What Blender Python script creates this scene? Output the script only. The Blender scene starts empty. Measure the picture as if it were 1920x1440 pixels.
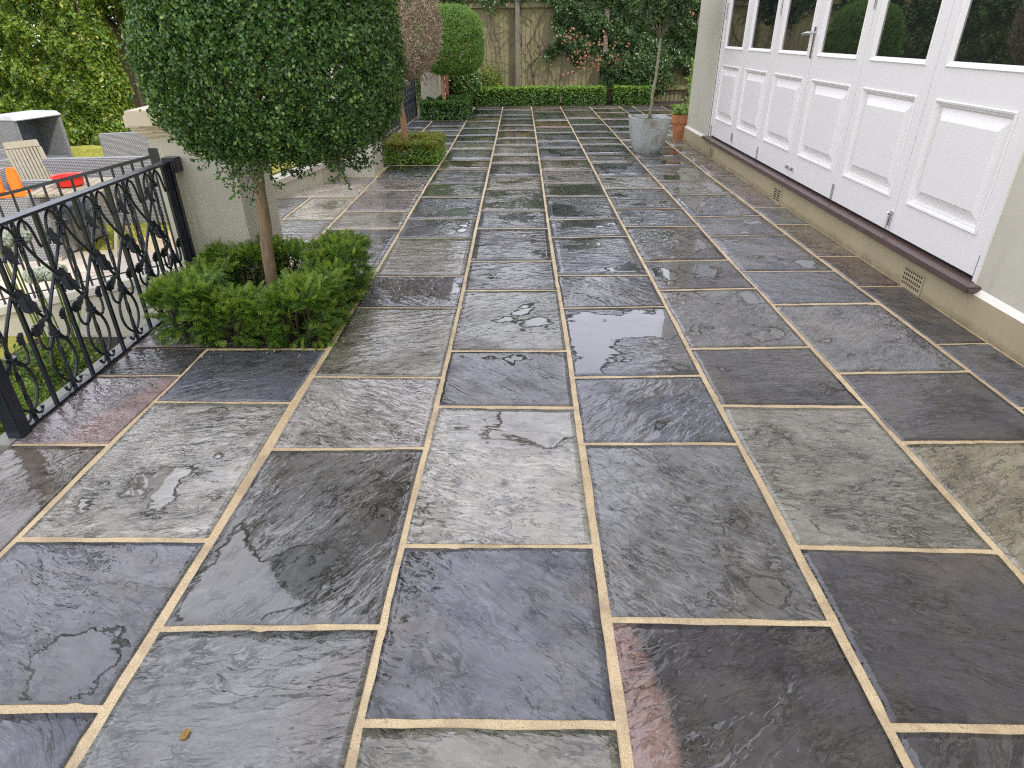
import bpy, bmesh, math, random
import numpy as np
from mathutils import Vector, Matrix, Euler
R = math.radians
rnd = random.Random(7)
rng = np.random.default_rng(11)
scene = bpy.context.scene
COL = scene.collection
DENOISE = False

# ------------------------------------------------------------------ camera, world, sun
F, PITCH, YAW, ROLL, CH = 1189.9, .5058, -.0168, -.0085, 1.3967
cam_d = bpy.data.cameras.new('camera'); cam = bpy.data.objects.new('camera', cam_d); COL.objects.link(cam)
cam_d.sensor_width = 36; cam_d.lens = 36*F/1920; cam_d.clip_start = .05; cam_d.clip_end = 500
cp, sp = math.cos(PITCH), math.sin(PITCH)
fwd = Vector((math.sin(YAW)*cp, math.cos(YAW)*cp, -sp)); right = Vector((math.cos(YAW), -math.sin(YAW), 0)); up = right.cross(fwd)
r2 = right*math.cos(ROLL)+up*math.sin(ROLL); u2 = -right*math.sin(ROLL)+up*math.cos(ROLL)
m = Matrix((r2, u2, -fwd)).transposed().to_4x4(); m.translation = Vector((0, 0, CH)); cam.matrix_world = m
scene.camera = cam
scene.render.resolution_x, scene.render.resolution_y = 1024, 768

SUN_EL, SUN_AZ = R(50), R(-37)          # sun direction: +X, turned towards -Y
sdir = Vector((math.cos(SUN_AZ)*math.cos(SUN_EL), math.sin(SUN_AZ)*math.cos(SUN_EL), math.sin(SUN_EL)))
sun_d = bpy.data.lights.new('sun', 'SUN'); sun_d.energy = 2.1; sun_d.angle = R(3); sun_d.color = (1, .95, .86)
sun = bpy.data.objects.new('sun', sun_d); COL.objects.link(sun)
sun.rotation_euler = (-sdir).to_track_quat('-Z', 'Y').to_euler()
world = bpy.data.worlds.new("World"); scene.world = world; world.use_nodes = True
wt = world.node_tree; wt.nodes.clear()
def wn(t, **k):
    n = wt.nodes.new(t)
    for a, b in k.items(): setattr(n, a, b)
    return n
sky = wn('ShaderNodeTexSky', sky_type='NISHITA'); sky.sun_disc = False; sky.sun_elevation = SUN_EL
sky.sun_rotation = math.atan2(sdir.x, sdir.y); sky.air_density = 1; sky.dust_density = 2
tc = wn('ShaderNodeTexCoord'); mp = wn('ShaderNodeMapping'); mp.inputs['Scale'].default_value = (1, 1, 2.2)
nz = wn('ShaderNodeTexNoise'); nz.inputs['Scale'].default_value = 1.7; nz.inputs['Detail'].default_value = 6; nz.inputs['Roughness'].default_value = .55
cr = wn('ShaderNodeMapRange'); cr.inputs[1].default_value = .32; cr.inputs[2].default_value = .62; cr.inputs[3].default_value = .82; cr.inputs[4].default_value = .98
cloud = wn('ShaderNodeMix', data_type='RGBA'); cloud.inputs[7].default_value = (9.1, 9.2, 10.3, 1)
bg = wn('ShaderNodeBackground'); bg.inputs['Strength'].default_value = .15
wo = wn('ShaderNodeOutputWorld')
L = wt.links.new
L(tc.outputs['Generated'], mp.inputs[0]); L(mp.outputs[0], nz.inputs['Vector']); L(nz.outputs[0], cr.inputs[0])
L(cr.outputs[0], cloud.inputs[0]); L(sky.outputs[0], cloud.inputs[6]); L(cloud.outputs[2], bg.inputs[0]); L(bg.outputs[0], wo.inputs[0])
scene.view_settings.view_transform = 'Standard'; scene.view_settings.look = 'None'
scene.view_settings.gamma = 1; scene.view_settings.use_curve_mapping = False
scene.view_settings.exposure = 0.6
scene.render.engine = 'CYCLES'
scene.cycles.pixel_filter_type = 'BLACKMAN_HARRIS'; scene.cycles.filter_width = 1.15
scene.cycles.use_denoising = DENOISE
scene.cycles.max_bounces = 8; scene.cycles.transparent_max_bounces = 8

# ------------------------------------------------------------------ node material helper
class N:
    def __init__(s, name):
        s.m = bpy.data.materials.new(name); s.m.use_nodes = True; s.t = s.m.node_tree
        s.b = s.t.nodes['Principled BSDF']; s.o = s.t.nodes['Material Output']
    def n(s, t, ins=None, **k):
        x = s.t.nodes.new(t)
        for a, b in k.items(): setattr(x, a, b)
        for a, b in (ins or {}).items(): s.set(x, a, b)
        return x
    def set(s, x, a, b):
        i = x.inputs[a]
        if isinstance(b, bpy.types.NodeSocket): s.t.links.new(b, i)
        elif isinstance(b, bpy.types.Node): s.t.links.new(b.outputs[0], i)
        else: i.default_value = b
    def math(s, op, a, b=0.0, c=None, clamp=False):
        x = s.n('ShaderNodeMath', operation=op); x.use_clamp = clamp
        s.set(x, 0, a); s.set(x, 1, b)
        if c is not None: s.set(x, 2, c)
        return x.outputs[0]
    def mix(s, f, a, b):
        x = s.n('ShaderNodeMix', data_type='RGBA'); s.set(x, 0, f)
        for i, v in ((6, a), (7, b)):
            if isinstance(v, tuple) and len(v) == 3: v = (*v, 1)
            s.set(x, i, v)
        return x.outputs[2]
    def fmix(s, f, a, b):
        x = s.n('ShaderNodeMix', data_type='FLOAT'); s.set(x, 0, f); s.set(x, 2, a); s.set(x, 3, b); return x.outputs[0]
    def noise(s, vec=None, scale=5, detail=4, rough=.5, dist=0.0):
        ins = {'Scale': scale, 'Detail': detail, 'Roughness': rough, 'Distortion': dist}
        if vec is not None: ins['Vector'] = vec
        return s.n('ShaderNodeTexNoise', ins)
    def rng(s, v, a, b, c=0.0, d=1.0, smooth=False):
        x = s.n('ShaderNodeMapRange', {0: v, 1: a, 2: b, 3: c, 4: d})
        if smooth: x.interpolation_type = 'SMOOTHSTEP'
        return x.outputs[0]
    def obj(s): return s.n('ShaderNodeTexCoord').outputs['Object']
    def geo(s): return s.n('ShaderNodeNewGeometry')
    def bump(s, h, strength=.3, dist=.01):
        x = s.n('ShaderNodeBump', {'Height': h, 'Strength': strength, 'Distance': dist}); s.set(s.b, 'Normal', x.outputs[0]); return x
    def P(s, **k):
        for a, b in k.items():
            a = {'color': 'Base Color', 'rough': 'Roughness', 'metal': 'Metallic', 'ior': 'IOR', 'coat': 'Coat Weight', 'coatr': 'Coat Roughness', 'spec': 'Specular IOR Level'}[a]
            if a == 'Base Color' and isinstance(b, tuple) and len(b) == 3: b = (*b, 1)
            s.set(s.b, a, b)
        return s.m

def simple(name, color, rough=.5, metal=0.0, var=.15, scale=8, bump=.15, bscale=60, bdist=.004, spec=.5):
    k = N(name); v = k.obj()
    n1 = k.noise(v, scale, 6, .6)
    c = k.mix(k.rng(n1.outputs[0], .25, .75), tuple(x*(1-var) for x in color), tuple(min(1, x*(1+var)) for x in color))
    k.P(color=c, rough=k.rng(n1.outputs[0], .2, .8, max(0, rough-.08), min(1, rough+.08)), metal=metal, spec=spec)
    if bump: k.bump(k.noise(v, bscale, 4, .6).outputs[0], bump, bdist)
    return k.m

def leafmat(name, c1, c2, c3=None, rough=.38, trans=.3, tcol=None):
    """leaf colour: random per leaf between c1 and c2, a few c3; thin leaves let some light through"""
    k = N(name); g = k.geo(); r = g.outputs['Random Per Island']
    big = k.noise(k.obj(), 5, 3, .6).outputs[0]
    f = k.math('ADD', k.math('MULTIPLY', r, .7), k.math('MULTIPLY', k.rng(big, .3, .7), .3))
    c = k.mix(f, c1, c2)
    if c3:
        r2_ = k.math('FRACT', k.math('MULTIPLY', r, 37.7))
        c = k.mix(k.math('GREATER_THAN', r2_, .93), c, c3)
    k.P(color=c, rough=rough, spec=.5)
    tr = k.n('ShaderNodeBsdfTranslucent', {0: k.mix(.5, c, tcol or (c2[0]*2.2, c2[1]*2.0, c2[2]*.8))})
    mx = k.n('ShaderNodeMixShader', {0: trans, 1: k.b.outputs[0], 2: tr.outputs[0]})
    k.t.links.new(mx.outputs[0], k.o.inputs[0])
    return k.m

# ------------------------------------------------------------------ materials
def slab_material():
    k = N('riven_slate')
    oi = k.n('ShaderNodeObjectInfo'); rv = oi.outputs['Random']; puddle = oi.outputs['Alpha']; base = oi.outputs['Color']
    off = k.n('ShaderNodeCombineXYZ', {0: k.math('MULTIPLY', rv, 91.3), 1: k.math('MULTIPLY', rv, 47.1), 2: k.math('MULTIPLY', rv, 13.7)})
    ang = k.math('MULTIPLY', k.math('SUBTRACT', k.math('FRACT', k.math('MULTIPLY', rv, 57.3)), .5), 2.0)
    ro = k.n('ShaderNodeVectorRotate', {'Vector': k.obj(), 'Angle': ang}, rotation_type='Z_AXIS')
    v0 = k.n('ShaderNodeVectorMath', {0: ro.outputs[0], 1: off.outputs[0]}, operation='ADD').outputs[0]
    wn_ = k.n('ShaderNodeVectorMath', {0: k.noise(v0, 2.6, 4, .6).outputs['Color'], 1: (.5, .5, .5)}, operation='SUBTRACT').outputs[0]
    v = k.n('ShaderNodeVectorMath', {0: v0, 1: k.n('ShaderNodeVectorMath', {0: wn_, 'Scale': .11}, operation='SCALE').outputs[0]}, operation='ADD').outputs[0]
    vs = k.n('ShaderNodeMapping', {'Vector': v, 'Scale': (1.0, 3.4, 1.0)}).outputs[0]     # the riving runs one way on each slab
    vf = k.n('ShaderNodeMapping', {'Vector': v, 'Scale': (1.0, 2.3, 1.0)}).outputs[0]
    zone = k.rng(k.noise(v0, 2.7, 4, .6).outputs[0], .40, .60, .12, 1.0, True)            # smooth areas and rough areas
    zone2 = k.rng(k.noise(v0, 3.6, 4, .6).outputs[0], .42, .6, .15, 1.0, True)
    # terraces of split layers, their edges wandering along the riving (heights in metres)
    lay = k.math('MULTIPLY', k.noise(vs, 1.9, 8, .62, .4).outputs[0], 10.0); fr = k.math('FRACT', lay)
    step = k.math('MULTIPLY', k.math('ADD', k.math('FLOOR', lay), k.rng(fr, .80, 1.0, 0, 1, True)), .0021)
    lay2 = k.math('MULTIPLY', k.noise(vs, 6.5, 8, .68, .3).outputs[0], 12.0); fr2 = k.math('FRACT', lay2)
    st2 = k.math('MULTIPLY', k.math('MULTIPLY', k.math('ADD', k.math('FLOOR', lay2), k.rng(fr2, .55, 1.0, 0, 1, True)), .0011), zone)
    rip = k.math('MULTIPLY', k.noise(vs, 8, 5, .55, .4).outputs[0], .0075)
    rip2 = k.math('MULTIPLY', k.math('MULTIPLY', k.noise(vf, 28, 6, .68, .6).outputs[0], .0045), zone)
    ch = k.math('ABSOLUTE', k.math('SUBTRACT', k.noise(vf, 13, 7, .7, .9).outputs[0], .5))
    chips = k.math('MULTIPLY', k.math('MULTIPLY', k.rng(ch, 0, .05, 0, 1), .0018), zone2)
    grit = k.math('MULTIPLY', k.noise(v, 170, 3, .7).outputs[0], .00045)
    und = k.noise(v0, 2.2, 3, .5).outputs[0]
    h = k.math('ADD', k.math('ADD', step, st2), k.math('ADD', k.math('ADD', rip, rip2), k.math('ADD', chips, grit)))
    # standing water in the hollows, a wide damp margin round it
    lo = k.math('SUBTRACT', und, k.math('MULTIPLY', k.math('SUBTRACT', h, .028), 9.0))
    rim = k.n('ShaderNodeAttribute', attribute_name='rim').outputs['Fac']
    lo = k.math('SUBTRACT', lo, k.rng(rim, .0, .09, .10, 0))
    thr = k.math('SUBTRACT', .83, k.math('MULTIPLY', puddle, .33))
    d = k.math('SUBTRACT', lo, thr)
    g = k.geo(); up_ = k.math('GREATER_THAN', k.n('ShaderNodeSeparateXYZ', {0: g.outputs['Normal']}).outputs[2], .9)
    m = k.math('MULTIPLY', k.rng(d, 0.0, .02, 0, 1, True), up_)
    damp = k.rng(d, -.10, 0, 0, 1, True)
    water = k.math('ADD', .032, k.math('MULTIPLY', k.noise(v0, 9, 2).outputs[0], .0006))
    hh = k.fmix(m, h, water)
    bmp = k.n('ShaderNodeBump', {'Height': hh, 'Strength': 1.0, 'Distance': 1.0})
    layf = k.math('MULTIPLY', k.noise(vs, 2.2, 3.5, .5, .5).outputs[0], 9.0); frf = k.math('FRACT', layf)
    stf = k.math('MULTIPLY', k.math('ADD', k.math('FLOOR', layf), k.rng(frf, .62, 1.0, 0, 1, True)), .0011)
    fw = k.math('ADD', k.math('MULTIPLY', k.noise(vs, 5.5, 2.0, .45, .6).outputs[0], .0075), k.math('MULTIPLY', k.noise(vf, 17, 2.5, .5, .6).outputs[0], .0030))
    filmh = k.fmix(m, k.math('ADD', stf, fw), water)
    filmn = k.n('ShaderNodeBump', {'Height': filmh, 'Strength': 1.0, 'Distance': 1.0})
    # colour: mineral banding, brown stains, pale veins, cracks and layer-edge shadows painted dark
    st = k.rng(k.noise(v, 2.0, 7, .65, .8).outputs[0], .46, .68)
    c = k.mix(k.math('MULTIPLY', st, .55), base, (.165, .13, .085))
    hsv = k.n('ShaderNodeHueSaturation', {'Color': base, 'Value': 1.8, 'Saturation': .7})
    vein = k.rng(k.noise(vs, 7, 9, .72, 1.0).outputs[0], .5, .70)
    c = k.mix(k.math('MULTIPLY', vein, .7), c, hsv.outputs[0])
    dk = k.n('ShaderNodeHueSaturation', {'Color': base, 'Value': .45})
    mot = k.rng(k.noise(vf, 19, 9, .78, .6).outputs[0], .52, .68)
    c = k.mix(k.math('MULTIPLY', mot, .62), c, dk.outputs[0])
    big = k.rng(k.noise(v0, 1.7, 5, .6, .5).outputs[0], .38, .64)
    dk2 = k.n('ShaderNodeHueSaturation', {'Color': c, 'Value': .62}); c = k.mix(k.math('MULTIPLY', big, .6), c, dk2.outputs[0])
    at = k.n('ShaderNodeAttribute', attribute_name='band')
    pk = k.mix(k.math('MULTIPLY', mot, .5), (.30, .185, .155), (.14, .08, .07))
    c = k.mix(k.math('MULTIPLY', at.outputs['Fac'], .85), c, pk)
    crack_shade = k.math('MULTIPLY', k.rng(fr, .86, .96, 0, 1), k.rng(k.noise(v0, 5.5, 3).outputs[0], .42, .52))
    chip_shade = k.math('MULTIPLY', k.rng(ch, .045, .012, 0, 1), k.math('MULTIPLY', zone2, k.rng(k.noise(v, 17, 3).outputs[0], .46, .56)))
    cr_ = k.math('MAXIMUM', crack_shade, chip_shade)
    c = k.mix(k.math('MULTIPLY', cr_, .9), c, (.009, .009, .010))  # near-black lines: cracks plus the shadow at step and chip edges, as colour
    dmp = k.n('ShaderNodeHueSaturation', {'Color': c, 'Value': .66}); c = k.mix(damp, c, dmp.outputs[0])
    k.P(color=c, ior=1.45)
    wet = k.rng(k.noise(v, 3.1, 6, .62).outputs[0], .33, .50)
    wet = k.math('MAXIMUM', wet, damp)
    k.P(rough=k.fmix(m, .5, .15), spec=.2)
    k.set(k.b, 'Normal', bmp.outputs[0])
    # thin film of water over the stone
    k.set(k.b, 'Coat Weight', k.fmix(m, k.fmix(wet, .35, 1.0), 1.0)); k.set(k.b, 'Coat Roughness', k.fmix(m, k.fmix(wet, .15, .03), .012)); k.set(k.b, 'Coat IOR', 1.7)
    k.set(k.b, 'Coat Normal', filmn.outputs[0])
    return k.m
M = {}
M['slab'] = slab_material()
def mortar_material():
    k = N('sandy_mortar'); v = k.obj()
    gr = k.noise(v, 230, 3, .8).outputs[0]; lump = k.noise(v, 75, 4, .7).outputs[0]
    c = k.mix(k.rng(k.noise(v, 1.6, 5, .6).outputs[0], .35, .65), (.66, .52, .31), (.52, .39, .22))
    c = k.mix(k.rng(gr, .56, .66), c, (.30, .21, .12)); c = k.mix(k.math('MULTIPLY', k.rng(gr, .46, .36), .8), c, (.80, .66, .43))
    c = k.mix(k.math('MULTIPLY', k.rng(k.noise(v, 4.5, 7, .75).outputs[0], .47, .62), .75), c, (.36, .265, .16))
    c = k.mix(k.rng(k.noise(v, 17, 4, .7).outputs[0], .66, .74), c, (.12, .10, .06))
    k.P(color=c, rough=.42); k.bump(k.math('ADD', k.math('MULTIPLY', gr, .5), lump), .8, .004)
    return k.m
M['mortar'] = mortar_material()
def render_mat(name, c1, c2, streak=True):
    k = N(name); v = k.obj()
    c = k.mix(k.rng(k.noise(v, 2.2, 6, .65).outputs[0], .3, .7), c1, c2)
    if streak:
        vs = k.n('ShaderNodeMapping', {'Vector': v, 'Scale': (6, 6, .5)}).outputs[0]
        c = k.mix(k.math('MULTIPLY', k.rng(k.noise(vs, 2, 5, .7).outputs[0], .55, .75), .35), c, tuple(x*.62 for x in c1))
    k.P(color=c, rough=.6); k.bump(k.noise(v, 150, 4, .7).outputs[0], .12, .002)
    return k.m
M['render'] = render_mat('pale_render', (.50, .47, .37), (.56, .53, .43))
def plinth_mat():
    k = N('plinth_paint'); v = k.obj(); z = k.n('ShaderNodeSeparateXYZ', {0: v}).outputs[2]
    c = k.mix(k.rng(k.noise(v, 2.2, 6, .65).outputs[0], .3, .7), (.37, .31, .185), (.43, .365, .225))
    f = k.math('ADD', k.rng(z, .07, .0, 0, .9), k.math('MULTIPLY', k.math('SUBTRACT', k.noise(v, 9, 6, .7).outputs[0], .5), 1.6))
    c = k.mix(k.math('MULTIPLY', k.rng(f, .3, 1.0), .75), c, (.15, .13, .07))
    c = k.mix(k.rng(k.noise(v, 45, 4, .7).outputs[0], .66, .76), c, (.22, .18, .10))
    k.P(color=c, rough=.6); k.bump(k.noise(v, 150, 4, .7).outputs[0], .25, .003); return k.m
M['plinth'] = plinth_mat()
M['plinth_plain'] = render_mat('vent_paint', (.36, .30, .175), (.42, .355, .22))
M['stone_cap'] = render_mat('cast_stone', (.60, .50, .37), (.66, .56, .43), False)
M['ledge'] = render_mat('ledge_stone', (.20, .20, .17), (.30, .29, .25), False)
M['coping'] = render_mat('coping_stone', (.50, .46, .38), (.60, .56, .48), False)
def white():
    k = N('white_gloss_paint'); v = k.obj()
    k.P(color=k.mix(k.rng(k.noise(v, .9, 3).outputs[0], .3, .7), (.80, .775, .735), (.82, .795, .76)), rough=.3); k.bump(k.noise(v, 260, 2).outputs[0], .03, .001); return k.m
M['white'] = white()
M['cream'] = simple('cream_edge_paint', (.74, .70, .60), .4, var=.03, bump=0)
M['sill'] = simple('brown_painted_sill', (.095, .058, .05), .3, var=.18, bump=.1, bscale=40)
M['rubber'] = simple('black_gap', (.01, .01, .01), .7, bump=0)
M['steel'] = simple('brushed_steel', (.55, .55, .54), .28, 1.0, var=.05, bump=0)
M['iron'] = simple('black_painted_iron', (.022, .027, .040), .24, var=.3, bump=.2, bscale=110, bdist=.002)
M['zinc'] = None
def zinc():
    k = N('weathered_zinc'); v = k.obj()
    vs = k.n('ShaderNodeMapping', {'Vector': v, 'Scale': (7, 7, 1.2)}).outputs[0]
    c = k.mix(k.rng(k.noise(v, 4, 6, .65).outputs[0], .3, .7), (.40, .43, .40), (.56, .59, .55))
    c = k.mix(k.math('MULTIPLY', k.rng(k.noise(v, 5, 6, .7, .6).outputs[0], .52, .66), .8), c, (.25, .22, .15))
    c = k.mix(k.math('MULTIPLY', k.rng(k.noise(vs, 3, 5, .7).outputs[0], .5, .7), .5), c, (.55, .57, .54))
    k.P(color=c, rough=.45, metal=.15); k.bump(k.noise(v, 40, 4).outputs[0], .1, .003); return k.m
M['zinc'] = zinc()
M['terracotta'] = simple('terracotta', (.42, .16, .065), .6, var=.3, scale=12, bump=.2)
M['soil'] = simple('dark_soil', (.03, .02, .013), .9, var=.5, scale=25, bump=.9, bscale=45, bdist=.02)
def bark(name, c1, c2):
    k = N(name); v = k.obj(); vs = k.n('ShaderNodeMapping', {'Vector': v, 'Scale': (1, 1, .18)}).outputs[0]
    n1 = k.noise(vs, 70, 6, .7, .4).outputs[0]
    k.P(color=k.mix(k.rng(n1, .3, .7), c1, c2), rough=.7); k.bump(n1, .5, .004); return k.m
M['bark'] = bark('smooth_bark', (.16, .105, .06), (.36, .26, .16))
M['bark_orange'] = bark('orange_bark', (.36, .17, .09), (.58, .33, .19))
M['twig'] = bark('dark_twig', (.035, .025, .016), (.10, .07, .045))
M['oliveb'] = bark('grey_green_bark', (.16, .15, .09), (.34, .31, .21))
def fence_mat():
    k = N('fence_timber'); oi = k.n('ShaderNodeObjectInfo'); r = oi.outputs['Random']; v = k.obj()
    vs = k.n('ShaderNodeMapping', {'Vector': v, 'Scale': (12, 12, .6), 'Location': (0, 0, 0)}).outputs[0]
    c = k.mix(r, (.19, .165, .088), (.29, .255, .145))
    c = k.mix(k.math('MULTIPLY', k.rng(k.noise(vs, 3, 6, .7).outputs[0], .4, .7), .7), c, (.12, .095, .055))
    c = k.mix(k.math('MULTIPLY', k.rng(k.noise(v, 1.2, 5, .7).outputs[0], .45, .62), .55), c, (.17, .20, .05))
    k.P(color=c, rough=.8); k.bump(k.noise(vs, 8, 5, .7).outputs[0], .4, .004); return k.m
M['fence'] = fence_mat(); M['post'] = simple('grey_brown_post', (.17, .145, .12), .8, var=.3, scale=6, bump=.4)
M['brick'] = simple('red_brick', (.13, .042, .028), .8, var=.4, scale=10, bump=.4)
M['box'] = leafmat('box_leaf', (.022, .068, .022), (.115, .24, .06), (.27, .37, .09), .20, .17, (.20, .34, .05))
M['box_young'] = leafmat('young_box_leaf', (.09, .22, .03), (.24, .40, .075), None, .42, .35, (.45, .65, .1))
M['dead'] = leafmat('dead_box_leaf', (.42, .33, .22), (.64, .54, .41), (.20, .22, .10), .6, .15, (.4, .25, .13))
M['yew'] = leafmat('yew_needle', (.035, .10, .02), (.14, .26, .038), None, .4, .25, (.2, .4, .04))
M['yew_tip'] = leafmat('young_yew_needle', (.20, .33, .04), (.34, .46, .07), None, .45, .35, (.45, .6, .08))
M['golden'] = leafmat('golden_leaf', (.10, .17, .02), (.30, .31, .035), (.36, .20, .04), .42, .33, (.5, .5, .06))
M['hedge'] = leafmat('garden_hedge_leaf', (.06, .12, .012), (.24, .33, .035), (.40, .42, .07), .36, .28, (.35, .45, .05))
M['hedge_low'] = leafmat('low_hedge_leaf', (.03, .085, .014), (.10, .20, .028), None, .4, .28, (.2, .38, .04))
M['ivy'] = leafmat('climber_leaf', (.024, .055, .016), (.07, .135, .034), (.16, .22, .06), .28, .18, (.12, .22, .03))
M['ivy_red'] = leafmat('turning_leaf', (.22, .09, .05), (.42, .21, .12), None, .45, .3, (.8, .3, .15))
M['bay'] = leafmat('bay_leaf', (.035, .075, .025), (.10, .17, .06), (.22, .30, .09), .25, .2, (.2, .3, .06))
M['lime'] = leafmat('bright_leaf', (.14, .27, .04), (.28, .45, .08), None, .4, .35, (.5, .7, .1))
M['petal'] = leafmat('cream_petal', (.62, .66, .50), (.80, .82, .70), None, .6, .3, (.8, .8, .6))
M['lawnblade'] = leafmat('grass_blade', (.26, .30, .04), (.50, .48, .09), (.60, .50, .18), .6, .3, (.5, .5, .1))
def lawn():
    k = N('lawn'); v = k.obj()
    c = k.mix(k.rng(k.noise(v, 1.3, 5, .65).outputs[0], .35, .65), (.28, .30, .045), (.48, .44, .08))
    c = k.mix(k.math('MULTIPLY', k.rng(k.noise(v, 60, 4, .7).outputs[0], .45, .7), .5), c, (.07, .09, .012))
    k.P(color=c, rough=.9); k.bump(k.noise(v, 120, 4, .7).outputs[0], .8, .02); return k.m
M['lawn'] = lawn()
M['path'] = simple('sandstone_path', (.50, .44, .37), .55, var=.2, scale=3, bump=.4, bscale=20)
def wicker():
    k = N('grey_wicker'); oi = k.obj()
    w = k.n('ShaderNodeTexBrick', {'Vector': k.n('ShaderNodeMapping', {'Vector': k.n('ShaderNodeTexCoord').outputs['UV'], 'Scale': (1, 1, 1)}).outputs[0], 'Scale': 1.0, 'Mortar Size': .14, 'Mortar Smooth': .5, 'Brick Width': .8, 'Row Height': .5, 'Color1': (.33, .33, .335, 1), 'Color2': (.43, .43, .44, 1), 'Mortar': (.13, .13, .14, 1)})
    k.P(color=w.outputs[0], rough=.55); k.bump(k.math('SUBTRACT', 1.0, w.outputs[1]), .6, .006); return k.m
M['wicker'] = wicker(); M['hood'] = simple('pale_grey_weave', (.42, .43, .44), .6, var=.12, bump=.5, bscale=90)
M['cushion'] = simple('blue_grey_cushion', (.16, .19, .23), .85, var=.1, bump=.3, bscale=250)
M['teak'] = bark('weathered_teak', (.24, .21, .15), (.37, .33, .25))
M['redplastic'] = simple('red_plastic', (.72, .025, .018), .35, var=.05, bump=0)
M['orange'] = simple('orange_plastic', (.85, .20, .015), .4, var=.05, bump=0)
M['darkplastic'] = simple('black_plastic', (.015, .015, .016), .4, bump=0)
def glass():
    k = N('dark_window_glass'); k.P(color=(.012, .014, .014), rough=.015, ior=3.0)
    k.bump(k.noise(k.obj(), 1.3, 2).outputs[0], .03, .01); return k.m
M['glass'] = glass()

# ------------------------------------------------------------------ mesh helper
class MB:
    def __init__(s): s.v = []; s.f = []; s.uv = []
    def quad(s, a, b, c, d):
        i = len(s.v); s.v += [a, b, c, d]; s.f.append((i, i+1, i+2, i+3))
    def box(s, x0, x1, y0, y1, z0, z1, mat=None):
        i = len(s.v)
        p = [(x0, y0, z0), (x1, y0, z0), (x1, y1, z0), (x0, y1, z0), (x0, y0, z1), (x1, y0, z1), (x1, y1, z1), (x0, y1, z1)]
        if mat is not None: p = [tuple(mat @ Vector(q)) for q in p]
        s.v += p
        s.f += [(i, i+3, i+2, i+1), (i+4, i+5, i+6, i+7), (i, i+1, i+5, i+4), (i+1, i+2, i+6, i+5), (i+2, i+3, i+7, i+6), (i+3, i, i+4, i+7)]
        return s
    def frustum(s, x0, x1, y0, y1, z0, X0, X1, Y0, Y1, z1):
        i = len(s.v)
        s.v += [(x0, y0, z0), (x1, y0, z0), (x1, y1, z0), (x0, y1, z0), (X0, Y0, z1), (X1, Y0, z1), (X1, Y1, z1), (X0, Y1, z1)]
        s.f += [(i, i+3, i+2, i+1), (i+4, i+5, i+6, i+7), (i, i+1, i+5, i+4), (i+1, i+2, i+6, i+5), (i+2, i+3, i+7, i+6), (i+3, i, i+4, i+7)]
        return s
    def prism(s, poly, z0, z1):
        n = len(poly); i = len(s.v)
        s.v += [(x, y, z0) for x, y in poly]+[(x, y, z1) for x, y in poly]
        s.f.append(tuple(i+j for j in range(n-1, -1, -1))); s.f.append(tuple(i+n+j for j in range(n)))
        for j in range(n): k = (j+1) % n; s.f.append((i+j, i+k, i+n+k, i+n+j))
        return s
    def tube(s, pts, r, n=8, twist=0, flat=1.0):
        pts = [Vector(p) for p in pts]; rs = r if isinstance(r, (list, tuple)) else [r]*len(pts)
        base = len(s.v); prev = None
        for j, p in enumerate(pts):
            t = (pts[min(j+1, len(pts)-1)]-pts[max(j-1, 0)]).normalized()
            if prev is None:
                a = Vector((0, 0, 1)) if abs(t.z) < .9 else Vector((0, 1, 0))
                x = t.cross(a).normalized()
            else: x = (prev-t*prev.dot(t)).normalized()
            prev = x; y = t.cross(x)
            for q in range(n):
                an = 2*math.pi*q/n+twist*j+math.pi/n
                s.v.append(tuple(p+(x*math.cos(an)+y*math.sin(an)*flat)*rs[j]))
        for j in range(len(pts)-1):
            for q in range(n):
                a = base+j*n+q; b = base+j*n+(q+1) % n; s.f.append((a, b, b+n, a+n))
        s.f.append(tuple(base+q for q in range(n-1, -1, -1))); e = base+(len(pts)-1)*n; s.f.append(tuple(e+q for q in range(n)))
        return s
    def lathe(s, prof, cx=0, cy=0, n=28, close=True):
        b = len(s.v)
        for r, z in prof:
            for q in range(n): a = 2*math.pi*q/n; s.v.append((cx+r*math.cos(a), cy+r*math.sin(a), z))
        for j in range(len(prof)-1):
            for q in range(n): a = b+j*n+q; c = b+j*n+(q+1) % n; s.f.append((a, c, c+n, a+n))
        if close: s.f.append(tuple(b+q for q in range(n-1, -1, -1)))
        return s
    def mesh(s, name, mats, smooth=False, bevel=0):
        me = bpy.data.meshes.new(name); me.from_pydata(s.v, [], s.f); me.update()
        for mm in (mats if isinstance(mats, (list, tuple)) else [mats]): me.materials.append(mm)
        if bevel:
            b = bmesh.new(); b.from_mesh(me); bmesh.ops.remove_doubles(b, verts=b.verts, dist=1e-5)
            bmesh.ops.bevel(b, geom=[e for e in b.edges if len(e.link_faces) == 2 and e.calc_face_angle(0) > .5], offset=bevel, segments=2, affect='EDGES', clamp_overlap=True)
            b.to_mesh(me); b.free()
        if smooth:
            me.polygons.foreach_set('use_smooth', [True]*len(me.polygons))
            if smooth == 'auto' and hasattr(me, 'set_sharp_from_angle'): me.set_sharp_from_angle(angle=R(40))
        return me

def link(name, me, parent=None, loc=None):
    o = bpy.data.objects.new(name, me); COL.objects.link(o)
    if parent: o.parent = parent
    if loc: o.location = loc
    return o
def tag(o, label=None, cat=None, group=None, kind=None):
    for k_, v_ in (('label', label), ('category', cat), ('group', group), ('kind', kind)):
        if v_: o[k_] = v_
    return o
def empty(name, loc=(0, 0, 0), rz=0, **k):
    o = bpy.data.objects.new(name, None); COL.objects.link(o); o.location = loc; o.rotation_euler = (0, 0, rz); o.empty_display_size = .1
    return tag(o, **k)
def part(name, mb, mat, parent=None, smooth=False, bevel=0, loc=None): return link(name, mb.mesh(name, mat, smooth, bevel), parent, loc)

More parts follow.
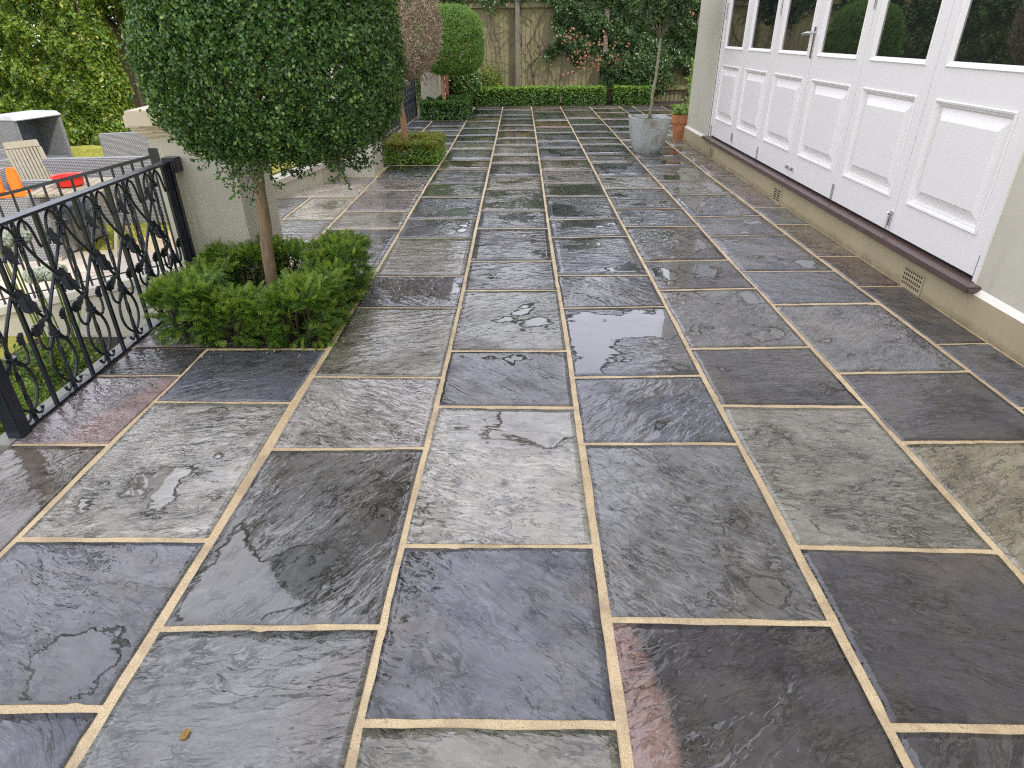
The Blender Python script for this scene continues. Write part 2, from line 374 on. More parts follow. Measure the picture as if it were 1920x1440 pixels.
def leaves(name, P, Nrm, length, width, mat, parent=None, spread=.6, fold=.25, seed=0, mats2=None, frac2=0.0, grav=0.0, updir=None):
    """a mass of separate small leaves: each a folded kite at P, roughly facing Nrm; returns one object"""
    g = np.random.default_rng(seed+5); n = len(P)
    Nn = Nrm+g.normal(0, spread, (n, 3)); Nn /= np.linalg.norm(Nn, axis=1, keepdims=True)+1e-9
    t = g.normal(0, 1, (n, 3)); t[:, 2] -= grav
    if updir is not None: t = updir+g.normal(0, .45, (n, 3))
    t -= Nn*np.sum(t*Nn, 1, keepdims=True); t /= np.linalg.norm(t, axis=1, keepdims=True)+1e-9
    b = np.cross(Nn, t)
    s = g.uniform(.65, 1.25, (n, 1)); l = length*s; w = width*s
    v0 = P-t*l*.5; v2 = P+t*l*.5-Nn*l*.12
    v1 = P+b*w*.5+Nn*w*fold; v3 = P-b*w*.5+Nn*w*fold
    V = np.stack([v0, v1, v2, v3], 1).reshape(-1, 3)
    me = bpy.data.meshes.new(name); me.vertices.add(4*n); me.vertices.foreach_set('co', V.astype(np.float32).ravel())
    idx = np.arange(n)[:, None]*4+np.array([[0, 1, 2, 0, 2, 3]])
    me.loops.add(6*n); me.loops.foreach_set('vertex_index', idx.astype(np.int32).ravel())
    me.polygons.add(2*n); me.polygons.foreach_set('loop_start', np.arange(0, 6*n, 3, dtype=np.int32))
    me.materials.append(mat)
    if mats2:
        me.materials.append(mats2); mi = (g.random(n) < frac2) if not isinstance(frac2, np.ndarray) else (g.random(n) < frac2)
        me.polygons.foreach_set('material_index', np.repeat(mi.astype(np.int32), 2))
    me.update(calc_edges=True); me.validate()
    o = link(name, me, parent)
    return o

# ------------------------------------------------------------------ patio paving
JL = {0: [(1.43, -1.602), (2.03, -1.608), (2.36, -1.601), (2.63, -1.591), (2.89, -1.594), (4.55, -1.593), (5.2, -1.591), (6.65, -1.6), (7.22, -1.604), (7.89, -1.599), (11.09, -1.608), (12.23, -1.616)], 1: [(0.79, -0.985), (0.93, -0.988), (1.17, -0.976), (1.5, -0.984), (2.01, -0.967), (2.36, -0.992), (2.59, -0.974), (2.84, -0.977), (3.86, -0.97), (5.01, -0.973), (5.65, -0.985), (7.2, -0.992), (7.87, -0.982), (8.99, -0.978), (12.12, -0.996)], 2: [(0.9, -0.375), (1.47, -0.372), (2.32, -0.362), (3.71, -0.359), (5.51, -0.372), (7.25, -0.373), (11.04, -0.381), (14.75, -0.393)], 3: [(0.8, 0.227), (1.2, 0.23), (1.48, 0.23), (2.04, 0.231), (2.32, 0.232), (2.61, 0.237), (3.66, 0.232), (4.28, 0.225), (5.22, 0.224), (7.23, 0.226), (10.52, 0.226), (14.71, 0.218)], 4: [(0.81, 0.837), (1.19, 0.836), (1.47, 0.844), (2.04, 0.842), (2.32, 0.843), (2.6, 0.838), (3.45, 0.842), (3.68, 0.841), (4.16, 0.841), (5.81, 0.835), (7.92, 0.842), (11.17, 0.84), (14.66, 0.834)], 5: [(1.36, 1.452), (1.73, 1.457), (2.04, 1.465), (2.32, 1.46), (2.62, 1.466), (2.9, 1.455), (3.23, 1.457), (3.84, 1.46), (4.1, 1.445), (5.22, 1.455), (6.7, 1.453), (9.5, 1.452), (10.35, 1.461), (14.73, 1.456)], 6: [(2.29, 2.086), (2.63, 2.087), (2.92, 2.09), (3.5, 2.086), (4.05, 2.079), (4.9, 2.071), (5.59, 2.076), (6.93, 2.071), (8.43, 2.085), (12.79, 2.099), (14.8, 2.089)]}
CJ = {1: [(0.92, 0.93), (1.5, 1.5), (2.36, 2.35), (2.88, 2.88), (3.97, 3.97), (5.14, 5.14), (5.71, 5.71), (6.56, 6.56), (7.15, 7.15), (7.95, 7.95), (9.0, 9.0), (9.6, 9.6), (10.45, 10.45), (11.0, 11.0), (11.6, 11.6), (12.4, 12.4)], 2: [(1.16, 1.17), (2.0, 2.01), (2.59, 2.58), (3.44, 3.43), (3.98, 3.98), (4.86, 4.86), (5.44, 5.44), (6.26, 6.26), (6.88, 6.88), (7.69, 7.69), (8.29, 8.29), (9.16, 9.16), (9.79, 9.79), (10.44, 10.44), (11.27, 11.27), (12.2, 12.2), (13.17, 13.17), (14.23, 14.23)], 3: [(0.9, 0.9), (1.48, 1.48), (2.32, 2.31), (2.86, 2.86), (3.71, 3.71), (4.28, 4.29), (5.13, 5.13), (5.71, 5.71), (6.61, 6.61), (7.22, 7.22), (8.05, 8.05), (8.62, 8.62), (9.47, 9.47), (10.08, 10.08), (10.99, 10.99), (11.63, 11.63), (12.54, 12.54), (13.16, 13.16), (14.12, 14.12)], 4: [(1.2, 1.19), (2.04, 2.04), (2.58, 2.6), (3.42, 3.44), (3.99, 3.99), (4.86, 4.9), (5.42, 5.42), (6.27, 6.27), (6.88, 6.88), (7.59, 7.59), (8.33, 8.33), (9.21, 9.21), (9.76, 9.76), (10.7, 10.7), (11.39, 11.39), (12.27, 12.27), (13.7, 13.7)], 5: [(0.9, 0.9), (1.48, 1.46), (2.33, 2.32), (2.88, 2.9), (3.71, 3.74), (4.27, 4.3), (5.18, 5.18), (5.77, 5.77), (6.61, 6.61), (7.19, 7.19), (8.05, 8.05), (8.67, 8.67), (9.47, 9.47), (10.08, 10.08), (10.74, 10.74), (11.64, 11.64), (12.55, 12.55), (14.0, 14.0)], 6: [(2.05, 2.06), (2.62, 2.64), (3.47, 3.49), (4.05, 4.06), (4.89, 4.92), (5.48, 5.52), (6.33, 6.33), (6.94, 6.94), (7.79, 7.79), (8.39, 8.39), (9.2, 9.2), (9.8, 9.8), (10.72, 10.72), (11.34, 11.34), (12.36, 12.36), (13.48, 13.48)], 7: [(2.31, 2.31), (2.93, 2.94), (3.76, 3.77), (4.37, 4.37), (5.22, 5.22), (5.8, 5.8), (6.65, 6.65), (7.24, 7.24), (8.11, 8.11), (8.7, 8.7), (9.28, 9.28), (10.26, 10.26), (11.58, 11.58), (12.3, 12.3), (13.16, 13.16)]}
END_Y = 14.78
def jx(i, y):
    if i < 0: return -1.985
    if i == 7: return 2.372
    t = JL[i]; return float(np.interp(y, [a for a, _ in t], [b for _, b in t]))
# slab colours (wet stone), puddle amount
B_ = (.108, .113, .140); D_ = (.060, .055, .064); G_ = (.155, .152, .132); Lt = (.39, .372, .325); K_ = (.172, .17, .17)
T_ = (.27, .235, .15); Mv = (.22, .18, .18); Ls = (.36, .33, .30); G2 = (.235, .223, .18); P_ = (.135, .088, .08); Br = (.19, .15, .11)
palette = [B_, B_, D_, D_, K_, G_, Mv, Br, G2]
SPEC = {1: [(B_, .2), (B_, .78), (Lt, .66), (B_, .1)],
        2: [(K_, .2), (K_, .62), (Ls, .2), (G2, .45), (B_, .55), (G2, .35), (B_, .5), (B_, .6), (G_, .8)],
        3: [(G2, .2), (B_, .2), (Lt, .62), (D_, .4), (G_, .35), (D_, .4), (D_, .5), (B_, .6), (G_, .85), (Br, .5)],
        4: [(D_, .3), (K_, .35), (B_, .45), (B_, .95), (D_, .5), (B_, .6), (B_, .8), (B_, .8), (G_, .85)],
        5: [(D_, .1), (D_, .2), (G2, .25), (D_, .6), (K_, .7), (D_, .45), (D_, .5), (B_, .6)],
        6: [(T_, .1), (D_, .25), (K_, .35), (B_, .35), (B_, .45), (B_, .6), (B_, .65), (K_, .7)],
        7: [(D_, .2), (B_, .25), (D_, .3), (P_, .2), (Br, .2), (K_, .25), (Mv, .2), (K_, .3), (Mv, .3)]}
patio = empty('patio', (0, 0, 0), kind='structure')
def slab(x00, x10, x11, x01, y0a, y0b, y1a, y1b, col, pud, gx=(.010, .010), gy=.010, band=None, lvl=1):
    """four corners: near-left, near-right, far-right, far-left; a riven slab, slightly uneven and tilted, with worn edges"""
    cx = (x00+x10+x11+x01)/4; cy = (y0a+y0b+y1a+y1b)/4
    n = {2: 26, 1: 12, 0: 4}[lvl]; b0_ = y1a-y0a
    jr = np.random.default_rng(int(abs(cx*1000)+abs(cy*7919)))
    tl = jr.normal(0, .0011, 2).clip(-.0014, .0014); dz = .0022+jr.uniform(-.0005, .0005)
    k = np.arange(n+1)/n
    def edge():
        e = jr.normal(0, 1, n+1); e = np.convolve(np.pad(e, 2, 'edge'), [.15, .25, .3, .25, .15], 'same')[2:-2]
        e *= .0026; e -= np.linspace(e[0], e[-1], n+1)
        if jr.random() < .3: e[jr.integers(2, n-1)] += .005
        return e
    eL, eR, eB, eT = edge(), edge(), edge(), edge()
    V = np.zeros((n+1, n+1, 3))
    for j in range(n+1):
        for i in range(n+1):
            u, v = k[i], k[j]
            xl = x00*(1-v)+x01*v+gx[0]+eL[j]; xr = x10*(1-v)+x11*v-gx[1]-abs(eR[j])*.6
            ya = (y0a*(1-u)+y0b*u)+gy+eB[i]; yb = (y1a*(1-u)+y1b*u)-gy-eT[i]
            V[j, i] = (xl*(1-u)+xr*u-cx, ya*(1-v)+yb*v-cy, 0)
    a = V[:, :, 0]; b = V[:, :, 1]
    ph = jr.uniform(0, 9, 6); fq = jr.uniform(4, 14, 6)
    und = .0003*np.sin(a*fq[0]+b*fq[1]+ph[0])+.0002*np.sin(b*fq[2]*1.6-a*fq[3]+ph[1])
    edge_d = np.minimum.reduce([np.tile(k, (n+1, 1)), np.tile(1-k, (n+1, 1)), np.tile(k[:, None], (1, n+1)), np.tile(1-k[:, None], (1, n+1))])
    V[:, :, 2] = und+a*tl[0]+b*tl[1]+dz-np.where(edge_d <= 0, .0002, 0)
    vs = [tuple(p) for p in V.reshape(-1, 3)]
    fs = [(j*(n+1)+i, j*(n+1)+i+1, (j+1)*(n+1)+i+1, (j+1)*(n+1)+i) for j in range(n) for i in range(n)]
    ring = [i for i in range(n+1)]+[(j+1)*(n+1)-1 for j in range(1, n+1)]+[n*(n+1)+i for i in range(n-1, -1, -1)]+[j*(n+1) for j in range(n-1, 0, -1)]
    s0 = len(vs); vs += [(vs[r][0], vs[r][1], -.02) for r in ring]
    for q in range(len(ring)): w = (q+1) % len(ring); fs.append((ring[q], s0+q, s0+w, ring[w]))
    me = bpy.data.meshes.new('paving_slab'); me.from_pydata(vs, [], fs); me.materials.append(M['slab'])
    me.polygons.foreach_set('use_smooth', [i < n*n for i in range(len(fs))])
    at = me.attributes.new('band', 'FLOAT', 'POINT')
    vals = np.zeros(len(vs), dtype=np.float32)
    if band is not None: vals[:] = [band(x+cx, y+cy) for x, y, z in vs]
    at.data.foreach_set('value', vals)
    rv_ = np.zeros(len(vs), dtype=np.float32); rv_[:(n+1)**2] = (edge_d*min(x11-x01, b0_)).reshape(-1)
    me.attributes.new('rim', 'FLOAT', 'POINT').data.foreach_set('value', rv_)
    o = link('paving_slab', me, patio, (cx, cy, 0)); o.color = (*col, pud)
    return o
def sstep(x, a, b): t = min(1, max(0, (x-a)/(b-a))); return t*t*(3-2*t)
for c in range(1, 8):
    js = list(CJ[c]); first = js[0][0]; y = first; pre = []
    while y > .35: y -= .85 if len(pre) % 2 == 0 else .57; pre.insert(0, (y, y))
    spec = [(rnd.choice(palette), .3)]*(len(pre)-1)+SPEC[c]
    js = pre+js
    while js[-1][0] < END_Y-.35: js.append((min(js[-1][0]+(.85 if len(js) % 2 else .57), END_Y),)*2)
    if js[-1][0] < END_Y: js[-1] = (END_Y, END_Y)
    for q in range(len(js)-1):
        (a0, a1), (b0, b1) = js[q], js[q+1]
        ym = (a0+b0)/2
        if c == 1 and (2.88 < ym < 3.97 or 7.95 < ym < 9.0 or 12.4 < ym < 13.9): continue
        if q < len(spec): col, pud = spec[q]
        else:
            col = rnd.choice(palette); pud = rnd.uniform(.3, .85)
            if c == 4 and abs(ym-11.8) < .4: col = (.19, .085, .05)
            if c == 3 and abs(ym-10.5) < .45: col = (.15, .10, .06)
        band = None
        if c == 4 and b0 > 1.15 and b0 < 1.25: band = lambda x, y_: 1-sstep(x-.02*math.sin(y_*9), .315, .332)
        g = [.0105, .0105]
        if c == 3 and a0 < 1.5: g[1] = .011
        if c == 4 and a0 < 1.5: g[0] = .016
        if c == 5 and a0 < 2: g[0] = .012
        cj = .013 if rnd.random() < .3 else .0105
        slab(jx(c-1, a0), jx(c, a0), jx(c, b0), jx(c-1, b0), a0, a1, b0, b1, col, pud, g, cj, band, 2 if b0 < 4.3 else (1 if b0 < 8 else 0))
# narrow course beside the railing, the recess between the piers, the strip by the far railing
for (a, b, col, pud, bd) in ((-.35, .5, Mv, .1, None), (.5, 1.15, B_, .1, None), (1.15, 2.03, (.15, .125, .105), .05, None),
                             (2.03, 2.6, Mv, .05, lambda x, y_: .75*sstep(x-(-1.86+.30*(y_-2.03)), 0, .05)), (2.6, 2.9, (.085, .078, .088), .05, None), (2.9, 3.76, Mv, .05, None)):
    slab(-1.994, jx(0, a), jx(0, b), -1.994, a, a, b, b, col, pud, gx=(.0, .009), band=bd, lvl=2)
for (a, b, x0, x1, col) in ((4.31, 4.873, -2.5, None, (.45, .42, .35)), (4.873, 5.441, -2.5, None, (.24, .235, .22)), (5.441, 5.705, -2.5, -2.06, K_), (5.705, 6.292, -2.5, -2.06, K_), (5.441, 6.292, -2.06, None, (.46, .40, .28)),
                            (6.292, 6.897, -2.5, None, (.48, .43, .35)), (6.897, 7.305, -2.4, None, Mv)):
    xr = lambda y_: jx(0, y_) if x1 is None else x1
    slab(x0, xr(a), xr(b), x0, a, a, b, b, col, .35, lvl=1)
for (a, b) in ((7.83, 8.4), (8.4, 9.25), (9.25, 9.82), (9.82, 10.6), (10.6, 11.35), (11.35, 12.3), (12.3, 12.9), (12.9, 13.4), (13.95, 14.78)):
    slab(-1.985, jx(0, a), jx(0, b), -1.985, a, a, b, b, rnd.choice([K_, Mv, B_]), .3, lvl=0)
slab(-1.6, -.99, -.99, -1.6, 13.92, 13.92, 14.78, 14.78, K_, .4, lvl=0)
for q, (a, b) in enumerate(((9.93, 10.6), (10.6, 11.4), (11.4, 12.3), (12.3, 13.1), (13.1, 13.9), (13.9, 14.78))):     # beyond the corner of the house
    for x in (2.372, 2.98, 3.59, 4.2, 4.81):
        slab(x, x+.61, x+.61, x, a, a, b, b, rnd.choice([K_, D_, Br, (.14, .10, .06)]), .4, lvl=0)
mb = MB()
mb.box(-1.99, 2.38, -2.5, 14.8, -.52, .0003); mb.box(2.38, 5.5, 9.91, 14.8, -.52, .0003); mb.box(-2.52, -1.99, 4.305, 7.31, -.52, .0003)
part('mortar_joints', mb, M['mortar'], patio)
# raised edge kerbs that carry the railings
kerb = empty('terrace_kerb', kind='structure')
for a, b in ((2.02, 3.77), (7.83, 13.4)):
    n = 3 if a < 3 else 6
    for q in range(n):
        y0 = a+(b-a)*q/n; y1 = a+(b-a)*(q+1)/n
        part('kerb_stone', MB().box(-2.085, -1.993, y0+.003, y1-.003, -.52, .004), M['ledge'], kerb, bevel=.004)

# ------------------------------------------------------------------ lower garden
GZ = -.47
g = MB(); g.quad((-60, -40, GZ-.01), (60, -40, GZ-.01), (60, 90, GZ-.01), (-60, 90, GZ-.01))
tag(part('ground', g, M['lawn']), kind='structure')
g = MB(); g.prism([(-14, 4.25), (-2.09, 4.25), (-2.09, 7.4), (-2.7, 7.4), (-3.9, 6.75), (-4.05, 6.1), (-5.1, 6.0), (-14, 6.2)], GZ-.02, GZ+.012)
gp_ = empty('garden_path', kind='structure')
part('path_bedding', g, M['mortar'], gp_)
rp = random.Random(3)
for yy in np.arange(4.2, 6.6, .6):
    for xx in np.arange(-9, -2.2, .75):
        w = .75; x0 = xx+(.3 if int(yy*10) % 2 else 0)
        if yy+.58 > 6.05 and x0 < -4.1: continue
        if yy+.58 > 6.7: continue
        o = part('path_slab', MB().box(x0, x0+w-.015, yy, yy+.585, GZ, GZ+.02+rp.uniform(0, .002)), M['path'], gp_)
# lawn grass blades
n = 90000
P = np.column_stack([rng.uniform(-9.5, -2.4, n), rng.uniform(6.0, 12.5, n), np.full(n, GZ+.012)])
keep = (P[:, 1] > 6.12) & ~((P[:, 0] > -3.95) & (P[:, 1] < 6.9)); P = P[keep]
o = leaves('lawn_grass', P, np.tile([[0., -.6, .3]], (len(P), 1)), .045, .009, M['lawnblade'], None, .5, .1, 1, updir=np.array([[0, 0, 1.]]))
tag(o, 'short yellow-green lawn grass around the wicker furniture', 'grass', kind='stuff')

# ------------------------------------------------------------------ piers and stair walls
def pier(x0, x1, y0, y1, label, wing=False, h=1.03):
    t = empty('gate_pier', ((x0+x1)/2, (y0+y1)/2, 0), label=label, cat='pier', group='rendered piers along the terrace edge')
    ox, oy = -(x0+x1)/2, -(y0+y1)/2
    def bx(m_, a, b, c, d, e, f): m_.box(a+ox, b+ox, c+oy, d+oy, e, f)
    m_ = MB(); bx(m_, x0, x1, y0, y1, -.5, h-.105)
    part('shaft', m_, M['render'], t, bevel=.006)
    m_ = MB()
    for k_, (e, z0, z1) in enumerate(((.022, -.125, -.103), (.045, -.103, -.085), (.062, -.085, -.068))): bx(m_, x0-e, x1+e, y0-e, y1+e, h+z0, h+z1)
    part('moulding', m_, M['stone_cap'], t, bevel=.004)
    m_ = MB(); e = .1
    bx(m_, x0-e, x1+e, y0-e, y1+e, h-.068, h+.012)
    m_.frustum(x0-e+ox+.004, x1+e+ox-.004, y0-e+oy+.004, y1+e+oy-.004, h+.012, x0+.08+ox, x1-.08+ox, y0+.08+oy, y1-.08+oy, h+.05)
    part('capstone', m_, M['stone_cap'], t, bevel=.005)
    if wing:
        m_ = MB(); bx(m_, x0-.15, x0-.001, y0+.15, y1-.03, -.5, h-.135); part('wing_shaft', m_, M['render'], t, bevel=.006)
        m_ = MB()
        for e, z0, z1 in ((.02, -.15, -.13), (.04, -.13, -.11), (.055, -.11, -.095)): bx(m_, x0-.15-e, x0-.001, y0+.15-e, y1-.03+e, h+z0, h+z1)
        part('wing_moulding', m_, M['stone_cap'], t, bevel=.003)
        m_ = MB(); bx(m_, x0-.15-.07, x0-.102, y0+.15-.07, y1+.03, h-.095, h-.03); part('wing_capstone', m_, M['stone_cap'], t, bevel=.004)
    return t
pier(-2.045, -1.64, 3.775, 4.30, 'beige rendered pier with stepped stone cap, largely hidden behind the big dark green ball tree', True)
pier(-2.10, -1.632, 7.31, 7.825, 'pale rendered pier beside the brown leaved tree, ending the low curved wall')
pier(-1.93, -1.60, 13.42, 13.92, 'farthest small pale pier beside the red brick wall and behind the third ball tree')
def wallrun(name, pts, zt, zb, th, label, mat):
    """wall following pts in plan with top heights zt; coping on top"""
    t = empty(name, (pts[0][0], pts[0][1], 0), label=label, cat='wall')
    ox, oy = pts[0]
    def strip(off, half, lo, hi, nm, mt):
        m_ = MB()
        for q in range(len(pts)-1):
            a, b = Vector(pts[q]), Vector(pts[q+1]); d = (b-a).normalized(); nn = Vector((-d.y, d.x))
            vs = []
            for (p, zq) in ((a, zt[q]), (b, zt[q+1])):
                for sgn in (-1, 1):
                    for z in (lo, hi): vs.append((p.x+nn.x*half*sgn-ox, p.y+nn.y*half*sgn-oy, (zq+z) if z > -5 else zb))
            i = len(m_.v); m_.v += vs
            m_.f += [(i, i+4, i+5, i+1), (i+2, i+3, i+7, i+6), (i+1, i+5, i+7, i+3), (i, i+2, i+6, i+4), (i, i+1, i+3, i+2), (i+4, i+6, i+7, i+5)]
        return part(nm, m_, mt, t)
    strip(0, th/2, -9, -.05, 'wall_body', mat)
    strip(0, th/2+.025, -.05, 0, 'coping', M['coping'])
    return t
wallrun('stair_wall', [(-2.15, 4.12), (-2.6, 4.13), (-3.1, 4.15), (-3.7, 4.18), (-4.6, 4.2)], [.06, -.03, -.14, -.27, -.44], -.6, .16, 'sloping rendered stair wall with pale coping seen through the near ornate railing', M['render'])
wallrun('low_wall', [(-2.10, 7.30), (-2.16, 6.95), (-2.42, 6.3), (-2.52, 5.7), (-2.54, 4.9)], [.22, .21, .17, .15, .13], -.5, .12, 'low curved pale wall enclosing the recess between the first two piers', M['render'])
# brick wall at the back left
bw = empty('brick_wall', (-1.6, 14.0, 0), label='short red brick wall between the farthest pier and the timber fence', cat='wall')
part('wall_core', MB().box(-.03, .07, 0, 1.85, -.4, .82), M['mortar'], bw)
for row in range(16):
    for q in range(9):
        y0 = q*.215+(.107 if row % 2 else 0); 
        if y0+.205 > 1.9: continue
        part('brick', MB().box(-.04, .08, y0+.002, y0+.204, -.38+row*.075, -.38+row*.075+.065), M['brick'], bw)

# ------------------------------------------------------------------ railings
def scroll(cx, cz, r0, turns, start, sgn=1, n=14, shrink=.55):
    return [(cx+sgn*math.cos(start+turns*2*math.pi*k_/n)*r0*(1-shrink*k_/n), cz+math.sin(start+turns*2*math.pi*k_/n)*r0*(1-shrink*k_/n)) for k_ in range(n+1)]
U = .265; ZT, ZC, ZL, ZM, ZB = .765, .70, .285, .495, .012
def yz(pts, x=0): return [(x, a, b) for a, b in pts]
def bez(p0, p1, p2, p3, n=12):
    return [tuple((1-t)**3*a+3*(1-t)**2*t*b+3*(1-t)*t*t*c+t**3*d for a, b, c, d in zip(p0, p1, p2, p3)) for t in [k_/n for k_ in range(n+1)]]
def leafplate(m_, y, z, ang, ln, w, x=0.008):
    """forged acanthus leaf: a thick lobed plate, curled"""
    ca, sa = math.cos(ang), math.sin(ang)
    prof = [(0, .25), (.2, .8), (.35, .6), (.5, 1), (.65, .62), (.8, .75), (1, .05)]
    i = len(m_.v); pts = []
    for t_, ww in prof:
        for s_ in (-1, 0, 1):
            lx, lw = t_*ln, s_*ww*w*.5
            pts.append((x+(.010 if s_ == 0 else -.004)+.03*t_*t_*.6, y+lx*ca-lw*sa, z+lx*sa+lw*ca))
    m_.v += pts; m_.v += [(p[0]-.005, p[1], p[2]) for p in pts]; n = len(pts)
    for r_ in range(len(prof)-1):
        for c_ in range(2):
            a = i+r_*3+c_; m_.f.append((a, a+1, a+4, a+3)); m_.f.append((a+n, a+3+n, a+4+n, a+1+n))
        for c_ in (0, 2): a = i+r_*3+c_; m_.f.append((a, a+3, a+3+n, a+n))
parts_mesh = {}
def mk(name, build, smooth=True):
    m_ = MB(); build(m_); parts_mesh[name] = m_.mesh(name, M['iron'], 'auto' if smooth else False)
mk('twisted_bar', lambda m_: m_.tube([(0, 0, ZB+(ZT-ZB)*k_/44) for k_ in range(45)], .0095, 4, twist=.30), False)
mk('plain_bar', lambda m_: m_.tube([(0, 0, ZB), (0, 0, ZT)], .0105, 4), False)
mk('lattice_bar', lambda m_: m_.tube(yz(bez((0, ZC), (.0, ZC-.10), (U, ZL+.10), (U, ZL)), .012), .0072, 6))
mk('counter_lattice_bar', lambda m_: m_.tube(yz(bez((U, ZC), (U, ZC-.10), (0, ZL+.10), (0, ZL)), -.012), .0072, 6))
def lyre(m_):
    for s_ in (-1, 1):
        m_.tube(yz(bez((s_*.008, ZL), (s_*.11, ZL-.09), (s_*.075, ZB+.08), (s_*.010, ZB+.045), 14)), .0065, 6)
        m_.tube(yz([(s_*.010, ZB+.045), (s_*.022, ZB+.02), (s_*.04, ZB+.012), (s_*.052, ZB+.022), (s_*.053, ZB+.038)]), [.006, .006, .006, .006, .009], 6)
mk('lyre_scroll', lyre)
def arms(m_):
    for s_ in (-1, 1):
        m_.tube(yz(bez((s_*.01, ZL-.01), (s_*.05, ZL-.085), (s_*.105, ZL-.045), (s_*.085, ZL+.035), 12)), [.0065]*9+[.006, .0055, .005, .006], 6)
    leafplate(m_, -.085, ZL+.03, R(60), .07, .05); leafplate(m_, -.085, ZL+.03, R(130), .065, .05); leafplate(m_, .083, ZL+.03, R(105), .06, .045)
mk('side_scroll', arms)
def topsc(m_):
    for s_ in (-1, 1):
        m_.tube(yz(bez((s_*.008, ZC-.02), (s_*.02, ZT+.01), (s_*.075, ZT+.005), (s_*.09, ZT-.075), 12)), .0065, 6)
        m_.tube(yz([(s_*.09, ZT-.075), (s_*.10, ZT-.12), (s_*.11, ZT-.135)]), [.0065, .006, .010], 6)
    leafplate(m_, -.088, ZT-.075, R(-80), .08, .055)
mk('hanging_scroll', topsc)
def collar(m_):
    m_.tube([(0, 0, -.011), (0, 0, -.002), (0, 0, 0), (0, 0, .002), (0, 0, .011)], [.0225, .0225, .017, .0225, .0225], 10)
mk('collar', collar)
def midleaf(m_):
    leafplate(m_, U/2, ZM+.03, R(-62), .13, .07, .018); leafplate(m_, U/2+.01, ZM+.0, R(-95), .07, .05, .02)
mk('forged_leaf', midleaf)
def railing(x, ya, n, label, dx=0, post_end=True):
    t = empty('railing', (x, ya, 0), label=label, cat='railing', group='ornate black iron railings on the terrace edge')
    Ln = U*n+.12
    part('handrail', MB().box(-.030, .030, -.03, Ln, ZT, ZT+.012), M['iron'], t, bevel=.003)
    part('bottom_rail', MB().box(-.012, .012, 0, Ln, .004, .014), M['iron'], t)
    part('post', MB().box(-.03, .03, -.03, .03, -.02, ZT-.002), M['iron'], t, bevel=.003)
    if post_end: part('post', MB().box(-.026, .026, Ln-.13, Ln-.08, .0, ZT-.002), M['iron'], t, bevel=.003)
    for q in range(n):
        y0 = .1+q*U
        for nm in ('twisted_bar', 'lyre_scroll', 'side_scroll', 'hanging_scroll'): link(nm, parts_mesh[nm], t, (0, y0, 0))
        for z_ in (ZC-.012, ZL): link('collar', parts_mesh['collar'], t, (0, y0, z_))
        if q < n-1:
            for nm in ('lattice_bar', 'counter_lattice_bar', 'forged_leaf'): link(nm, parts_mesh[nm], t, (0, y0, 0))
        link('plain_bar', parts_mesh['plain_bar'], t, (0, y0+U/2, 0))
    return t
r1 = railing(-2.005, 2.10, 6, 'ornate black wrought iron railing nearest the camera, left of the yew ring')
part('side_rail', MB().tube([(0, -.02, .19), (-.12, -.22, .17), (-.4, -.7, .12)], .02, 4), M['iron'], r1)
part('wall_socket', MB().box(-.02, .06, 1.60, 1.67, ZT-.05, ZT+.03), M['iron'], r1, bevel=.004)
part('plain_bar', MB().tube([(.035, 1.60, 0), (.035, 1.60, ZT)], .009, 4), M['iron'], r1)
railing(-2.02, 7.86, 20, 'ornate dark railing beyond the second pier, behind the brown leaved tree trunk')
# plain stair railing
def plain_railing(pts, label, n, h=.70):
    t = empty('railing', pts[0], label=label, cat='railing', group='plain black bar railings on the pale walls')
    o = Vector(pts[0]); a = [Vector(p)-o for p in pts]
    def at(u):
        u *= len(a)-1; i = min(int(u), len(a)-2); return a[i].lerp(a[i+1], u-i)
    part('handrail', MB().tube([p+Vector((0, 0, h)) for p in a], .014, 4), M['iron'], t)
    part('bottom_rail', MB().tube([p+Vector((0, 0, .04)) for p in a], .006, 4), M['iron'], t)
    for k_ in range(n):
        p = at((k_+.5)/n); part('bar', MB().tube([p+Vector((0, 0, .0)), p+Vector((0, 0, h))], .0075, 4), M['iron'], t)
    return t
s1 = plain_railing([(-2.20, 3.99, .065), (-2.6, 4.10, -.03), (-3.1, 4.12, -.14), (-3.7, 4.15, -.27), (-4.6, 4.17, -.44)], 'plain black bar railing sloping down the stair wall, behind the near ornate railing', 20)
part('wall_socket', MB().box(-.005, .05, -.07, -.03, .64, .75), M['iron'], s1)
plain_railing([(-2.11, 7.2, .22), (-2.2, 6.85, .20), (-2.44, 6.25, .17), (-2.53, 5.6, .15), (-2.54, 4.9, .13)], 'plain black bar railing on the low curved wall under the first tree, lawn behind', 18, .6)

# ------------------------------------------------------------------ house
house = empty('house', (2.4, 6, 0), label='beige rendered house wall with six white panelled folding doors on the right', cat='house')
HX, HY = 2.4, 6.0
def hp(name, mb_, mat, smooth=False, bevel=0, parent=None):
    for i, v_ in enumerate(mb_.v): mb_.v[i] = (v_[0]-HX, v_[1]-HY, v_[2])
    return part(name, mb_, mat, parent or house, smooth, bevel)
DY0, DY1 = 3.27, 8.66; DX = 2.42; DZ0, DZ1 = .236, 2.62
w = MB()
w.box(2.40, 2.9, DY1+.05, 9.9, -.5, 8.1); w.box(2.40, 2.9, -9, DY0-.05, -.5, 8.1); w.box(2.40, 2.9, DY0-.05, DY1+.05, DZ1+.08, 8.1)
w.box(2.9, 9, 9.6, 9.9, -.5, 8.1); w.box(2.6, 2.9, DY0-.05, DY1+.05, -.5, .2)
hp('house_wall', w, M['render'])
hp('roof', MB().box(2.1, 9.2, -9.2, 10.1, 8.1, 8.3), M['ledge'])
pl = MB(); pl.box(2.372, 2.43, -9, 9.92, -.45, .175); pl.box(2.43, 9, 9.88, 9.92, -.45, .175)
hp('plinth', pl, M['plinth'])
